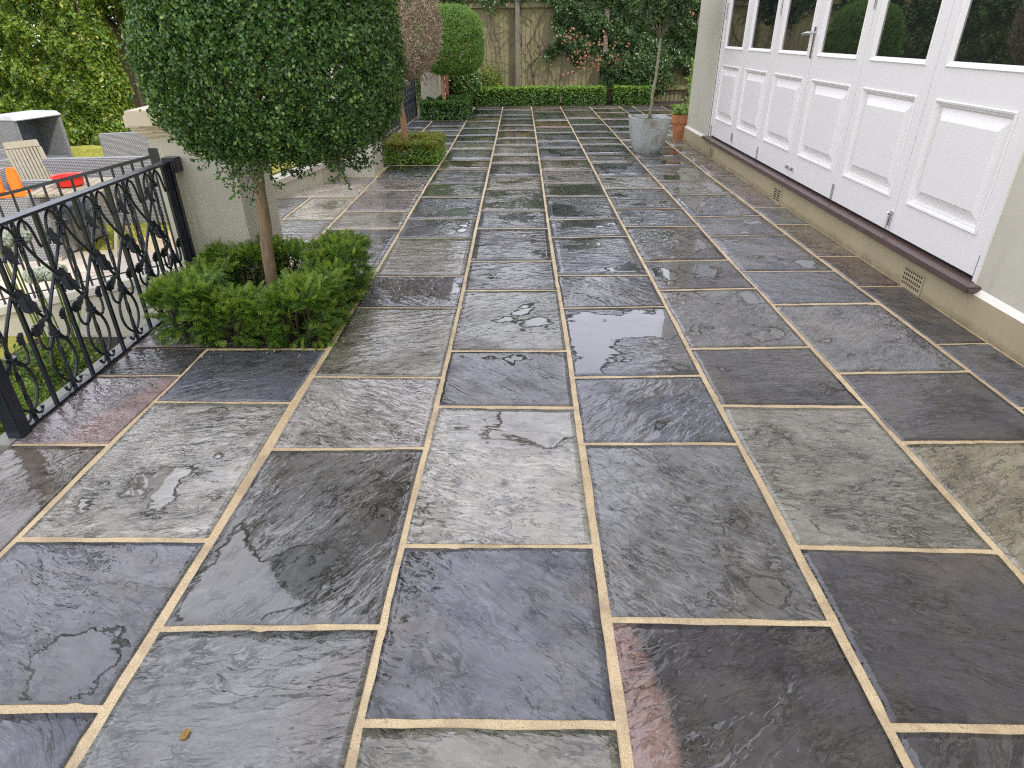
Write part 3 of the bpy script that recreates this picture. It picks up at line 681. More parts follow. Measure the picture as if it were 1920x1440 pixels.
bv = MB()
for y0, y1 in ((-9, DY0-.09), (DY1+.09, 9.92)):
    i = len(bv.v); bv.v += [(2.372, y0, .1755), (2.372, y1, .1755), (2.3985, y1, .205), (2.3985, y0, .205), (2.41, y0, .1755), (2.41, y1, .1755)]
    bv.f += [(i, i+1, i+2, i+3), (i, i+3, i+4), (i+1, i+5, i+2)]
hp('plinth_bevel', bv, M['cream'])
hp('sill', MB().box(2.325, 2.45, DY0-.105, DY1+.09, .182, .216), M['sill'], bevel=.006)
hp('sill_upstand', MB().box(2.436, 2.52, DY0-.05, DY1+.05, .2165, .242), M['rubber'])
hp('door_jamb', MB().box(2.405, 2.50, DY0-.05, DY0-.004, .2165, DZ1+.08), M['white'], bevel=.003); hp('door_jamb', MB().box(2.405, 2.50, DY1+.004, DY1+.05, .2165, DZ1+.08), M['white'], bevel=.003)
hp('door_head', MB().box(2.405, 2.50, DY0-.0035, DY1+.0035, DZ1+.004, DZ1+.08), M['white'], bevel=.003)
for y in (DY0-.056, DY1+.05): hp('frame_edge', MB().box(2.394, 2.42, y, y+.006, .2165, DZ1+.08), M['cream'])
LW = (DY1-DY0)/6
def ringbox(m_, y0, y1, z0, z1, xo, xi, wo):
    """mitred frame: outer rectangle at depth xo sloping to inner rectangle (inset wo) at depth xi"""
    i = len(m_.v)
    m_.v += [(xo, y0, z0), (xo, y1, z0), (xo, y1, z1), (xo, y0, z1), (xi, y0+wo, z0+wo), (xi, y1-wo, z0+wo), (xi, y1-wo, z1-wo), (xi, y0+wo, z1-wo)]
    for q in range(4): r_ = (q+1) % 4; m_.f.append((i+q, i+4+q, i+4+r_, i+r_))
for q in range(6):
    y0 = DY0+q*LW+.0025; y1 = DY0+(q+1)*LW-.0025
    st = .105; pz0, pz1 = .445, 1.03; gz0 = 1.215; gz1 = DZ1-.11
    a, b = y0+st, y1-st
    m_ = MB()
    m_.box(DX, DX+.05, y0, a, DZ0, DZ1); m_.box(DX, DX+.05, b, y1, DZ0, DZ1)
    m_.box(DX, DX+.05, a, b, DZ0, pz0); m_.box(DX, DX+.05, a, b, pz1, gz0); m_.box(DX, DX+.05, a, b, gz1, DZ1)
    for i, v_ in enumerate(m_.v): m_.v[i] = (v_[0]-HX, v_[1]-HY, v_[2])
    leaf = part('door_leaf', m_, M['white'], house)
    def sub(nm, mm, mt, sm=False, bev=0):
        for i, v_ in enumerate(mm.v): mm.v[i] = (v_[0]-HX, v_[1]-HY, v_[2])
        return part(nm, mm, mt, leaf, sm, bev)
    # bolection moulding round the lower panel, raised and fielded panel inside
    m2 = MB(); ringbox(m2, a-.012, b+.012, pz0-.012, pz1+.012, DX-.001, DX-.011, .006); ringbox(m2, a-.006, b+.006, pz0-.006, pz1+.006, DX-.011, DX-.008, .010)
    ringbox(m2, a+.004, b-.004, pz0+.004, pz1-.004, DX-.008, DX+.006, .007); ringbox(m2, a+.011, b-.011, pz0+.011, pz1-.011, DX+.006, DX+.007, .008)
    ringbox(m2, a+.019, b-.019, pz0+.019, pz1-.019, DX+.007, DX+.027, .006)
    sub('panel_moulding', m2, M['white'])
    m2 = MB(); A, B2, C_, D2 = a+.025, b-.025, pz0+.025, pz1-.025
    ringbox(m2, A, B2, C_, D2, DX+.027, DX-.001, .066); ringbox(m2, A+.066, B2-.066, C_+.066, D2-.066, DX-.001, DX-.0075, .0015)
    i = len(m2.v); m2.v += [(DX-.0075, A+.0675, C_+.0675), (DX-.0075, B2-.0675, C_+.0675), (DX-.0075, B2-.0675, D2-.0675), (DX-.0075, A+.0675, D2-.0675)]; m2.f.append((i, i+3, i+2, i+1))
    sub('raised_panel', m2, M['white'])
    m2 = MB(); ringbox(m2, a-.010, b+.010, gz0-.010, gz1+.01, DX-.001, DX-.010, .006); ringbox(m2, a-.004, b+.004, gz0-.004, gz1+.004, DX-.010, DX-.007, .008)
    ringbox(m2, a+.004, b-.004, gz0+.004, gz1-.004, DX-.007, DX+.012, .018)
    sub('glazing_bead', m2, M['white'])
    m2 = MB(); i = 0; m2.v = [(DX+.0125, a+.02, gz0+.02), (DX+.0125, b-.02, gz0+.02), (DX+.0125, b-.02, gz1-.02), (DX+.0125, a+.02, gz1-.02)]; m2.f = [(0, 3, 2, 1)]
    m2.box(DX+.013, DX+.03, a+.02, b-.02, gz0+.02, gz1-.02)
    sub('glass_pane', m2, M['glass'])
    # hinges on alternate seams
    if q in (0, 2, 4): pass
for yh in (DY0-.001, DY0+2*LW, DY0+4*LW, DY1+.001):
    for z0, z1 in ((DZ0+.004, DZ0+.12), (1.52, 1.68)):
        hp('hinge', MB().tube([(DX-.008, yh, z0), (DX-.008, yh, z1)], .0065, 8), M['steel'], 'auto')
for q, yb in enumerate((DY0+LW, DY0+3*LW, DY0+5*LW)):
    m_ = MB()
    if q == 0:
        m_.box(DX-.014, DX-.001, yb+.012, yb+.034, .27, .36); m_.tube([(DX-.02, yb+.023, .245), (DX-.02, yb+.023, .33)], .005, 8); m_.tube([(DX-.018, yb+.023, .345), (DX-.03, yb+.023, .355)], .011, 8)
    elif q == 1:
        for d in (-.055, .055):
            if d > 0: hp('bolt', m_, M['steel'], 'auto'); m_ = MB()
            m_.box(DX-.012, DX-.001, yb+d-.018, yb+d+.018, .30, .325); m_.tube([(DX-.02, yb+d, .30), (DX-.02, yb+d, .325)], .009, 8)
    else:
        m_.box(DX-.012, DX-.001, yb-.016, yb+.004, .29, .37); m_.tube([(DX-.02, yb-.006, .28), (DX-.02, yb-.006, .38)], .004, 8); m_.tube([(DX-.02, yb-.03, .29), (DX-.02, yb-.006, .29)], .006, 8)
    hp('bolt', m_, M['steel'], 'auto')
yh = DY0+3*LW
m_ = MB(); m_.box(DX-.009, DX-.001, yh+.012, yh+.044, 1.19, 1.42); m_.tube([(DX-.01, yh+.03, 1.375), (DX-.055, yh+.03, 1.375), (DX-.062, yh+.05, 1.375), (DX-.058, yh+.15, 1.365)], [.011, .011, .012, .010], 10)
hp('door_handle', m_, M['steel'], 'auto', .0)
for k_, (y0, y1, typ) in enumerate(((3.59, 3.81, 'grid'), (5.92, 6.12, 'slot'), (8.25, 8.46, 'slot'))):
    v_ = MB(); v_.box(2.3665, 2.3715, y0, y1, -.0, .125)
    air = hp('air_vent', v_, M['plinth_plain'], bevel=.0015)
    hol = MB()
    if typ == 'grid':
        for r_ in range(4):
            for c_ in range(9): yy = y0+.022+c_*(y1-y0-.044)/8; zz = .022+r_*.027; hol.box(2.3645, 2.3662, yy-.0045, yy+.0045, zz, zz+.014)
    else:
        for r_ in range(5):
            for c_ in range(2): yy = y0+.03+c_*.085; zz = .018+r_*.021; hol.box(2.3645, 2.3662, yy, yy+.062, zz, zz+.009)
    hv = hp('vent_opening', hol, M['rubber'], parent=house); hv.parent = air

# ------------------------------------------------------------------ back fence
FY = 15.75
fence = empty('timber_fence', (0, FY, 0), label='tall weathered close-board timber fence across the back with bare creeper stems', cat='fence')
bm0 = MB().box(-.054, .054, -.011, .011, 0, 2.12).mesh('fence_board', M['fence'])
x = -10.4; q = 0
while x < 5.4:
    o = link('fence_board', bm0, fence, (x, rnd.uniform(-.004, .004), -.05 if x > -2.0 else -.5)); o.rotation_euler = (0, R(rnd.uniform(-.3, .3)), R(6+rnd.uniform(-1, 1))); x += .096; q += 1
for x in (-9.7, -7.8, -5.9, -4.0, -2.1, -.08, 1.83, 3.8): part('fence_post', MB().box(x-.045, x+.045, -.12, -.02, -.5, 2.2), M['post'], fence)
for z in (.25, 1.86): part('fence_rail', MB().box(-10.4, 5.4, -.07, -.025, z, z+.08), M['fence'], fence)
for z in (2.25, 2.5): part('trellis_rail', MB().box(-10.4, 5.4, -.03, -.01, z, z+.03), M['fence'], fence)

# ------------------------------------------------------------------ plants
def shell(n, c, rad, seed=0, depth=.10, bumpy=.06, e=2.6, ed=None):
    """points in the outer layer of a clipped dome; rad=(rx,ry,rz_up,rz_down)"""
    g_ = np.random.default_rng(seed); d = g_.normal(0, 1, (n, 3)); d /= np.linalg.norm(d, axis=1, keepdims=True)
    rz = np.where(d[:, 2] > 0, rad[2], rad[3])
    q_ = np.abs(np.column_stack([d[:, 0]/rad[0], d[:, 1]/rad[1], d[:, 2]/rz]))
    if ed: e = np.where(d[:, 2] > 0, e, ed)[:, None]; r = ((q_**e).sum(1))**(-1/e[:, 0])
    else: r = (q_**e).sum(1)**(-1/e)
    lump = np.sin(d[:, 0]*9+seed)*np.sin(d[:, 1]*8+1.3*seed)*np.sin(d[:, 2]*10+.7)*bumpy*.5+np.sin(d[:, 0]*21+d[:, 2]*17)*bumpy*.25
    r = r*(1+lump)-np.abs(g_.exponential(depth, n)).clip(0, .45*min(rad))
    P_3 = d*r[:, None]; Nn = P_3/np.array([rad[0], rad[1], 1])**2; Nn[:, 2] = P_3[:, 2]/rz**2
    Nn /= np.linalg.norm(Nn, axis=1, keepdims=True)+1e-9
    return P_3+np.array(c), Nn
def trunk(m_, p0, p1, r0, r1, n=9, wob=.006, seed=0):
    g_ = random.Random(seed); pts = []; rs = []
    for k_ in range(n+1):
        t_ = k_/n; pts.append(Vector(p0).lerp(Vector(p1), t_)+Vector((g_.uniform(-wob, wob), g_.uniform(-wob, wob), 0))*(0 if k_ in (0, n) else 1)); rs.append(r0+(r1-r0)*t_+(.25*r0 if k_ == 0 else 0))
    m_.tube(pts, rs, 12)
def ball_tree(x, y, base, top, r0, crown_c, rad, n, mat, leaf, label, seed, barkm, strays=0, mat2=None, depth=.06, z_lean=0, fr2=0.0, bumpy=.05, ed=None):
    t = empty('ball_tree', (x, y, 0), label=label, cat='tree', group='clipped ball trees in a row along the terrace')
    m_ = MB(); top_p = (top[0]-x, top[1]-y, top[2]); trunk(m_, (0, 0, base), top_p, r0, r0*.8, seed=seed)
    g_ = random.Random(seed+1)
    cc = Vector((crown_c[0]-x, crown_c[1]-y, crown_c[2]))
    for k_ in range(16):
        a = g_.uniform(0, 6.28); el = g_.uniform(-.3, 1.1)
        e_ = cc+Vector((math.cos(a)*math.cos(el)*rad[0]*.8, math.sin(a)*math.cos(el)*rad[1]*.8, math.sin(el)*rad[2]*.8))
        s_ = Vector(top_p)+Vector((0, 0, g_.uniform(-.02, .12))); mid = s_.lerp(e_, .5)+Vector((g_.uniform(-.06, .06), g_.uniform(-.06, .06), .05))
        m_.tube([s_, mid, e_], [.014, .009, .004], 6)
    part('trunk', m_, barkm, t, smooth=True)
    nc = n//11; P_0, N_0 = shell(nc, tuple(cc), rad, seed=seed, depth=depth, bumpy=bumpy, ed=ed)
    gc = np.random.default_rng(seed+40); sz = leaf[0]*.62
    P_0 = P_0+N_0*gc.normal(0, .35*sz, (nc, 1)); P_1 = np.repeat(P_0, 11, 0)+gc.normal(0, sz, (nc*11, 3)); N_1 = np.repeat(N_0+gc.normal(0, .35, (nc, 3)), 11, 0)
    if isinstance(fr2, str): f2 = np.clip((P_1[:, 2]-cc.z)/rad[2]*1.3-.15, 0, .95)
    else: f2 = fr2
    cr_ = leaves('crown', P_1, N_1, leaf[0], leaf[1], mat, t, .75, .2, seed, mat2, f2)
    if strays:
        sm = MB(); pts = []; nr = []
        gs = np.random.default_rng(seed+9)
        for k_ in range(strays):
            a = gs.uniform(0, 6.28); rr = gs.uniform(.2, .85)
            s_ = cc+Vector((math.cos(a)*rr*rad[0], math.sin(a)*rr*rad[1], -rad[3]*.93))
            p = s_.copy(); d_ = Vector((math.cos(a)*gs.uniform(-.1, .6), math.sin(a)*gs.uniform(-.1, .6), -1)).normalized(); path = [p.copy()]
            for st_ in range(gs.integers(3, 8)):
                d_ = (d_+Vector(gs.normal(0, .35, 3))*.8+Vector((0, 0, .06*st_))).normalized(); p = p+d_*.032; path.append(p.copy())
                for _ in range(6): pts.append(p+Vector(gs.normal(0, .011, 3))); nr.append(gs.normal(0, 1, 3)+np.array([0, 0, .7]))
            sm.tube(path, .0022, 4)
        part('loose_twigs', sm, M['twig'], t)
        leaves('loose_leaves', np.array([tuple(p) for p in pts]), np.array(nr), leaf[0]*1.1, leaf[1]*1.1, mat, t, .3, .2, seed+3)
    return t
ball_tree(-1.425, 3.42, 0, (-1.375, 3.42, .86), .036, (-1.165, 3.42, 1.42), (.56, .56, .78, .565), 150000, M['box'], (.020, .0125),
          'large dark green clipped box ball over the yew ring, nearest of the three', 3, M['bark'], 60, M['box_young'], .05, fr2=.12, bumpy=.055, ed=3.4)
ball_tree(-1.44, 8.45, 0, (-1.50, 8.45, .92), .04, (-1.50, 8.45, 1.44), (.55, .54, .66, .50), 60000, M['dead'], (.028, .010),
          'brown dried-out ball tree between the two green ones', 5, M['bark_orange'], 24, M['box'], .04, fr2=.06)
ball_tree(-1.44, 13.05, 0, (-1.47, 13.05, .8), .036, (-1.27, 13.05, 1.24), (.575, .56, .59, .50), 60000, M['box_young'], (.028, .016),
          'bright green smooth ball tree at the far end of the row', 9, M['bark_orange'], 0, M['box'], .035, fr2=.15, bumpy=.015, ed=3.2)

def sprays(name, n, boxes, seed, mats, parent, ln=(.05, .11), nd=(.022, .0042), lift=.35):
    """yew: shoots set with two ranks of needles, growing out of hedge boxes (x0,x1,y0,y1,z0,z1)"""
    g_ = np.random.default_rng(seed); V = []; MI = []
    vol = np.array([(b[1]-b[0])*(b[3]-b[2]) for b in boxes]); pick = g_.choice(len(boxes), n, p=vol/vol.sum())
    for k_ in range(n):
        b = boxes[pick[k_]]; c = np.array([(b[0]+b[1])/2, (b[2]+b[3])/2, (b[4]+b[5])/2-.02]); hs = np.array([(b[1]-b[0])/2, (b[3]-b[2])/2, (b[5]-b[4])/2])
        u = g_.uniform(-1, 1, 3); ax = g_.choice(3, p=[.3, .3, .4]); sg = 1 if (ax == 2 and g_.random() < .92) else g_.choice([-1, 1])
        dp = g_.random()**2*.45; u[ax] = sg*(1-dp); u = np.sign(u)*np.abs(u)**.85
        lump = 1+.13*math.sin(u[0]*7+k_ % 3+b[0]*9)*math.sin(u[1]*6+b[2]*7)
        p = c+u*hs*np.array([1, 1, lump])
        d = u*np.array([.9, .9, .55])+np.array([0, 0, lift])+g_.normal(0, .5, 3); d /= np.linalg.norm(d)
        side = np.cross(d, g_.normal(0, .5, 3)+np.array([0, 0, 1])); side /= np.linalg.norm(side)+1e-9; nn = np.cross(side, d)
        L_ = g_.uniform(*ln); m_n = int(L_/.0075); s = np.arange(m_n)/m_n
        tip = dp < .15 and g_.random() < (.75 if ax == 2 else .5)
        base = p[None]+d[None]*(s*L_)[:, None]+nn[None]*(-.25*L_*s**2)[:, None]
        for sd in (-1, 1):
            dirn = (side*sd*.85+d*.5+nn*.12); dirn /= np.linalg.norm(dirn)
            l_ = nd[0]*(1-.45*s)*g_.uniform(.8, 1.2); e_ = base+dirn[None]*l_[:, None]; w_ = d*nd[1]
            quad = np.stack([base-w_*.4, base+w_*.6, e_+w_*.25, e_-w_*.1], 1)
            V.append(quad); MI += [1 if (tip and s_ > .1) else 0 for s_ in s]
    V = np.concatenate(V).reshape(-1, 3); m4 = len(V)//4
    me = bpy.data.meshes.new(name); me.vertices.add(len(V)); me.vertices.foreach_set('co', V.astype(np.float32).ravel())
    me.loops.add(4*m4); me.loops.foreach_set('vertex_index', np.arange(4*m4, dtype=np.int32)); me.polygons.add(m4); me.polygons.foreach_set('loop_start', np.arange(0, 4*m4, 4, dtype=np.int32))
    for mm in mats: me.materials.append(mm)
    me.polygons.foreach_set('material_index', np.array(MI, dtype=np.int32)); me.update(calc_edges=True)
    return link(name, me, parent)
def ring_boxes(x0, x1, y0, y1, th, z1, thy=None):
    ty = thy or th
    return [(x0, x1, y0, y0+ty, 0, z1), (x0, x1, y1-ty, y1, 0, z1), (x0, x0+th, y0+ty*.6, y1-ty*.6, 0, z1), (x1-th, x1, y0+ty*.6, y1-ty*.6, 0, z1)]
def twigs(mm, boxes, n, seed):
    g_ = random.Random(seed)
    for _ in range(n):
        b = g_.choice(boxes); x_, y_ = g_.uniform(b[0]+.03, b[1]-.03), g_.uniform(b[2]+.03, b[3]-.03)
        mm.tube([(x_, y_, 0), (x_+g_.uniform(-.03, .03), y_+g_.uniform(-.03, .03), b[5]*.5), (x_+g_.uniform(-.07, .07), y_+g_.uniform(-.07, .07), b[5]*.88)], [.005, .004, .002], 5)
yr = empty('yew_hedge_ring', (0, 0, 0), label='square ring of feathery yew hedge around the nearest tree trunk', cat='hedge', group='low clipped hedge squares around the ball trees')
bx1 = [(-1.86, -1.60, 2.95, 3.2, 0, .29), (-1.64, -1.38, 2.93, 3.14, 0, .23), (-1.40, -1.24, 2.92, 3.12, 0, .20), (-1.26, -1.0, 2.92, 3.22, 0, .27), (-1.22, -1.0, 3.2, 3.55, 0, .24), (-1.22, -.98, 3.55, 3.93, 0, .29), (-1.55, -1.25, 3.72, 3.93, 0, .25), (-1.86, -1.52, 3.62, 3.92, 0, .28), (-1.88, -1.70, 3.2, 3.65, 0, .24)]
sprays('foliage', 8600, bx1, 4, [M['yew'], M['yew_tip']], yr, ln=(.035, .085), nd=(.021, .0062))
mm = MB(); twigs(mm, bx1, 150, 2); part('stems', mm, M['twig'], yr)
bd = MB(); bd.box(-1.97, -.99, 2.895, 3.96, -.02, .0012)
tag(part('planting_soil', bd, M['soil']), kind='structure')
def box_hedge(name, boxes, n, leaf, mats, label, group, seed, f2=.5, soil=None):
    t = empty(name, (0, 0, 0), label=label, cat='hedge', group=group)
    g_ = np.random.default_rng(seed); P_2 = []; N_2 = []
    vol = np.array([(b[1]-b[0])*(b[3]-b[2]) for b in boxes]); pick = g_.choice(len(boxes), n, p=vol/vol.sum())
    b = np.array(boxes)[pick]; c = np.column_stack([(b[:, 0]+b[:, 1])/2, (b[:, 2]+b[:, 3])/2, (b[:, 4]+b[:, 5])/2]); hs = np.column_stack([(b[:, 1]-b[:, 0])/2, (b[:, 3]-b[:, 2])/2, (b[:, 5]-b[:, 4])/2])
    u = g_.uniform(-1, 1, (n, 3)); ax = g_.choice(3, n, p=[.25, .3, .45]); sg = np.where((ax == 2) & (g_.random(n) < .95), 1, g_.choice([-1, 1], n))
    u[np.arange(n), ax] = sg*(1-g_.random(n)**2*.5); u = np.sign(u)*np.abs(u)**.9
    lm = 1+.07*np.sin(u[:, 0]*11*hs[:, 0]*3+seed)*np.sin(u[:, 1]*9)
    P_2 = c+u*hs*lm[:, None]+g_.normal(0, .012, (n, 3)); nn = np.zeros((n, 3)); nn[np.arange(n), ax] = sg; nn[:, 2] += .4
    hi = np.clip((u[:, 2]+.1)*f2*1.3, 0, .9)
    leaves('foliage', P_2, nn, leaf[0], leaf[1], mats[0], t, .7, .2, seed, mats[1] if len(mats) > 1 else None, hi if len(mats) > 1 else 0)
    mm_ = MB(); twigs(mm_, boxes, 40, seed); part('stems', mm_, M['twig'], t)
    return t
box_hedge('hedge_square', [(-1.66, -1.02, 8.02, 8.35, 0, .24), (-1.66, -1.02, 8.65, 8.95, 0, .24), (-1.66, -1.45, 8.3, 8.7, 0, .23), (-1.22, -1.0, 8.3, 8.7, 0, .24)], 18000, (.034, .018), [M['lime'], M['golden']], 'low yellow-green hedge square at the foot of the brown ball tree', 'low clipped hedge squares around the ball trees', 21, .8)
box_hedge('hedge_square', [(-1.84, -1.38, 12.46, 12.8, 0, .3), (-1.36, -.98, 12.46, 12.85, 0, .3), (-1.84, -1.0, 13.4, 13.85, 0, .3), (-1.2, -.98, 12.8, 13.5, 0, .31)], 16000, (.045, .026), [M['box'], M['hedge_low']], 'dark green hedge square around the trunk of the farthest ball tree', 'low clipped hedge squares around the ball trees', 22, .7)
for (x0, x1, y0, y1) in ((-1.66, -1.0, 8.0, 8.97), (-1.86, -1.0, 12.42, 13.9)):
    bd = MB(); bd.box(x0, x1, y0, y1, -.02, .0012); tag(part('planting_soil', bd, M['soil']), kind='structure')
grp = 'low box hedge blocks in front of the back fence'
box_hedge('box_hedge', [(-1.02, .78, 14.9, 15.3, 0, .35)], 26000, (.044, .026), [M['hedge_low'], M['lime']], 'longest low box hedge at the back, left of the other two', grp, 31, .5)
box_hedge('box_hedge', [(.93, 1.80, 14.9, 15.3, 0, .35)], 13000, (.044, .026), [M['hedge_low'], M['lime']], 'middle low box hedge block in front of the dark fence post', grp, 32, .45)
box_hedge('box_hedge', [(2.0, 2.84, 14.9, 15.3, 0, .36)], 13000, (.044, .026), [M['hedge_low'], M['lime']], 'low box hedge block at the back, nearest the zinc planter trunk', grp, 33, .45)
bd = MB(); bd.box(-1.95, 5.4, 14.83, 15.7, -.5, .01); tag(part('planting_soil', bd, M['soil']), kind='structure')
def bush(name, c, rad, n, leaf, mat, label, seed, mat2=None, f2=0, group=None, cat='shrub', bumpy=.3, depth=.15, stem=True):
    t = empty(name, (c[0], c[1], c[2]-rad[3]), label=label, cat=cat, group=group)
    P_1, N_1 = shell(n, (0, 0, rad[3]), rad, seed=seed, depth=depth, bumpy=bumpy, e=2)
    leaves('foliage', P_1, N_1, leaf[0], leaf[1], mat, t, .8, .2, seed, mat2, f2)
    if stem:
        mm_ = MB(); g_ = random.Random(seed)
        for _ in range(9): a = g_.uniform(0, 6.3); mm_.tube([(0, 0, 0), (math.cos(a)*rad[0]*.3, math.sin(a)*rad[1]*.3, rad[3]*.8), (math.cos(a)*rad[0]*.6, math.sin(a)*rad[1]*.6, rad[3]*1.4)], [.015, .01, .005], 5)
        part('stems', mm_, M['twig'], t)
    return t
bush('shrub', (-1.22, 14.9, .45), (.38, .32, .42, .45), 9000, (.05, .028), M['box'], 'loose dark shrub behind the farthest ball tree, beside the brick wall', 41, M['golden'], .12)
bush('shrub', (-.72, 15.35, .38), (.35, .25, .42, .38), 3200, (.05, .022), M['hedge_low'], 'thin yellowish shrub in front of the fence, above the long box hedge', 42, M['golden'], .5)
bush('shrub', (2.62, 15.3, .55), (.75, .3, .5, .55), 9000, (.06, .03), M['ivy'], 'dark shrub growing at the foot of the creeper, behind the box hedge blocks', 43)
# climber over the right half of the fence
cl = empty('climbing_plant', (2.8, FY, 0), label='dense dark evergreen climber with clusters of red leaves over the right of the fence', cat='climber')
def wallleaves(n, x0, x1, z0, z1, edge, seed, th=.28):
    g_ = np.random.default_rng(seed); x_ = g_.uniform(x0, x1, n*2); z_ = g_.uniform(z0, z1, n*2)
    k_ = edge(x_, z_)+g_.normal(0, .07, n*2) > 0; x_, z_ = x_[k_][:n], z_[k_][:n]
    lump = .10*np.sin(x_*6+z_*3)*np.sin(z_*7-x_*2)+.05*np.sin(x_*17)*np.sin(z_*15)
    y_ = -th*.6-lump-g_.random(len(x_))**.5*th*.3+.1
    return np.column_stack([x_-2.8, y_, z_])
def edgeR(x_, z_):
    lower = np.where(x_ < 1.75, .95+.13*np.sin(x_*9), .38+.1*np.sin(x_*7))
    left = .72+.10*np.sin(z_*5.3)+.08*np.sin(z_*11)-np.clip(z_-1.8, 0, 1)*.5
    low2 = np.where((x_ > 3.05) & (x_ < 4.6), .72+.1*np.sin(x_*8), lower)
    return np.minimum(x_-left, z_-low2)
P_1 = wallleaves(42000, .3, 5.4, .1, 2.75, edgeR, 51)
leaves('foliage', P_1, np.tile([[0, -1., .35]], (len(P_1), 1)), .082, .048, M['ivy'], cl, .6, .2, 51, grav=.6)
pts = []
gr_ = np.random.default_rng(8)
for (cx_, cz_, s_, k_) in ((1.05, 1.32, .13, 60), (1.45, 1.18, .08, 25), (1.75, 1.25, .10, 35), (1.35, .86, .14, 80), (1.72, .80, .10, 55), (2.05, .80, .12, 70), (1.1, .62, .09, 20), (.9, .55, .06, 12), (2.3, 1.05, .08, 14), (2.6, .72, .06, 10), (3.55, 1.75, .1, 25), (1.95, 1.15, .08, 14), (.2, .42, .05, 8)):
    k_ = int(k_*.42); p_ = gr_.normal(0, s_*.75, (k_, 3)); p_[:, 1] *= .3; pts.append(p_+np.array([cx_-2.8, -.30, cz_]))
pts = np.concatenate(pts)
leaves('red_leaves', pts, np.tile([[0, -1., .3]], (len(pts), 1)), .062, .045, M['ivy_red'], cl, .5, .2, 52)
# green overhang along the top left, thin stems on bare boards
cv = empty('creeper', (0, FY, 0), label='bare twisting creeper stems with leaves hanging over the top of the fence', cat='climber')
def edgeT(x_, z_): return z_-(2.02+.12*np.sin(x_*3)-.25*(x_ < -1.2)+.05*np.sin(x_*11))
P_9 = wallleaves(26000, -7.0, -1.9, .0, 2.8, lambda x_, z_: np.minimum(x_+6.9+.2*np.sin(z_*5), -2.0-x_+.1*np.sin(z_*6)), 57); P_9[:, 0] += 2.8
P_1 = wallleaves(22000, -5.5, 1.2, 1.5, 2.8, edgeT, 53); P_1[:, 0] += 2.8; P_1 = np.concatenate([P_1, P_9])
leaves('foliage', P_1, np.tile([[0, -1., .35]], (len(P_1), 1)), .07, .035, M['ivy'], cv, .6, .2, 53, M['ivy_red'], .02, grav=.6)
gv = random.Random(12); mm = MB()
def vine(x0, z0, x1, z1, r, n=14, amp=.05):
    pts_ = []
    for k_ in range(n+1):
        t_ = k_/n; pts_.append((x0+(x1-x0)*t_+math.sin(t_*7+x0*5)*amp+gv.uniform(-.012, .012), -.06-gv.uniform(0, .03), z0+(z1-z0)*t_))
    mm.tube(pts_, [r*(1-.5*k_/n) for k_ in range(n+1)], 6)
for a in ((.45, .0, .10, 1.15, .020), (.10, 1.15, .75, 2.1, .012), (.45, .1, .15, .75, .016), (.12, .75, .85, 1.3, .016), (.0, 1.1, -.25, 2.1, .012), (.55, .0, .60, 1.0, .014), (.6, 1.0, .15, 1.95, .010), (-.5, .0, -.45, 1.2, .012), (-.45, 1.2, -.9, 2.1, .010), (-.45, 1.0, .05, 1.9, .007),
          (.2, 1.6, -.6, 2.05, .010), (.9, .2, .8, 1.5, .008), (-.9, .9, -.35, .8, .007), (-.35, .8, .25, .62, .007), (.3, 1.1, .55, 1.15, .012), (.65, .9, 1.0, .2, .008), (-.75, .3, -.7, 1.9, .007)): vine(*a)
for k_ in range(46):
    x0 = gv.uniform(-1.0, .95); z0 = gv.uniform(.5, 2.0); vine(x0, z0, x0+gv.uniform(-.45, .45), z0+gv.uniform(-.1, .5), gv.uniform(.003, .006), 8, .03)
for (x0, z0, x1, z1) in ((-7.6, .1, -8.6, 1.0), (-8.6, 1.0, -7.9, 1.75), (-8.5, 1.0, -9.3, 1.1), (-8.2, .5, -8.0, 1.8), (-7.5, .2, -8.0, 1.0), (-8.0, 1.0, -9.0, 1.6)): vine(x0, z0, x1, z1, .022, 12, .06)
part('bare_stems', mm, M['twig'], cv)
# plant against the house corner
pc = empty('climbing_plant', (2.52, 10.15, 0), label='bright green climber stem with small leaves at the far house corner', cat='climber')
mm = MB(); mm.tube([(0, 0, 0), (.02, .02, .5), (-.02, 0, 1.0)], .008, 5); part('stem', mm, M['twig'], pc)
g_ = np.random.default_rng(4); n = 420; P_1 = np.column_stack([g_.normal(-.02, .045, n), g_.normal(0, .05, n), g_.uniform(.1, 1.05, n)])
leaves('foliage', P_1, np.tile([[-.3, -1., .5]], (n, 1)), .06, .035, M['lime'], pc, .6, .2, 4)
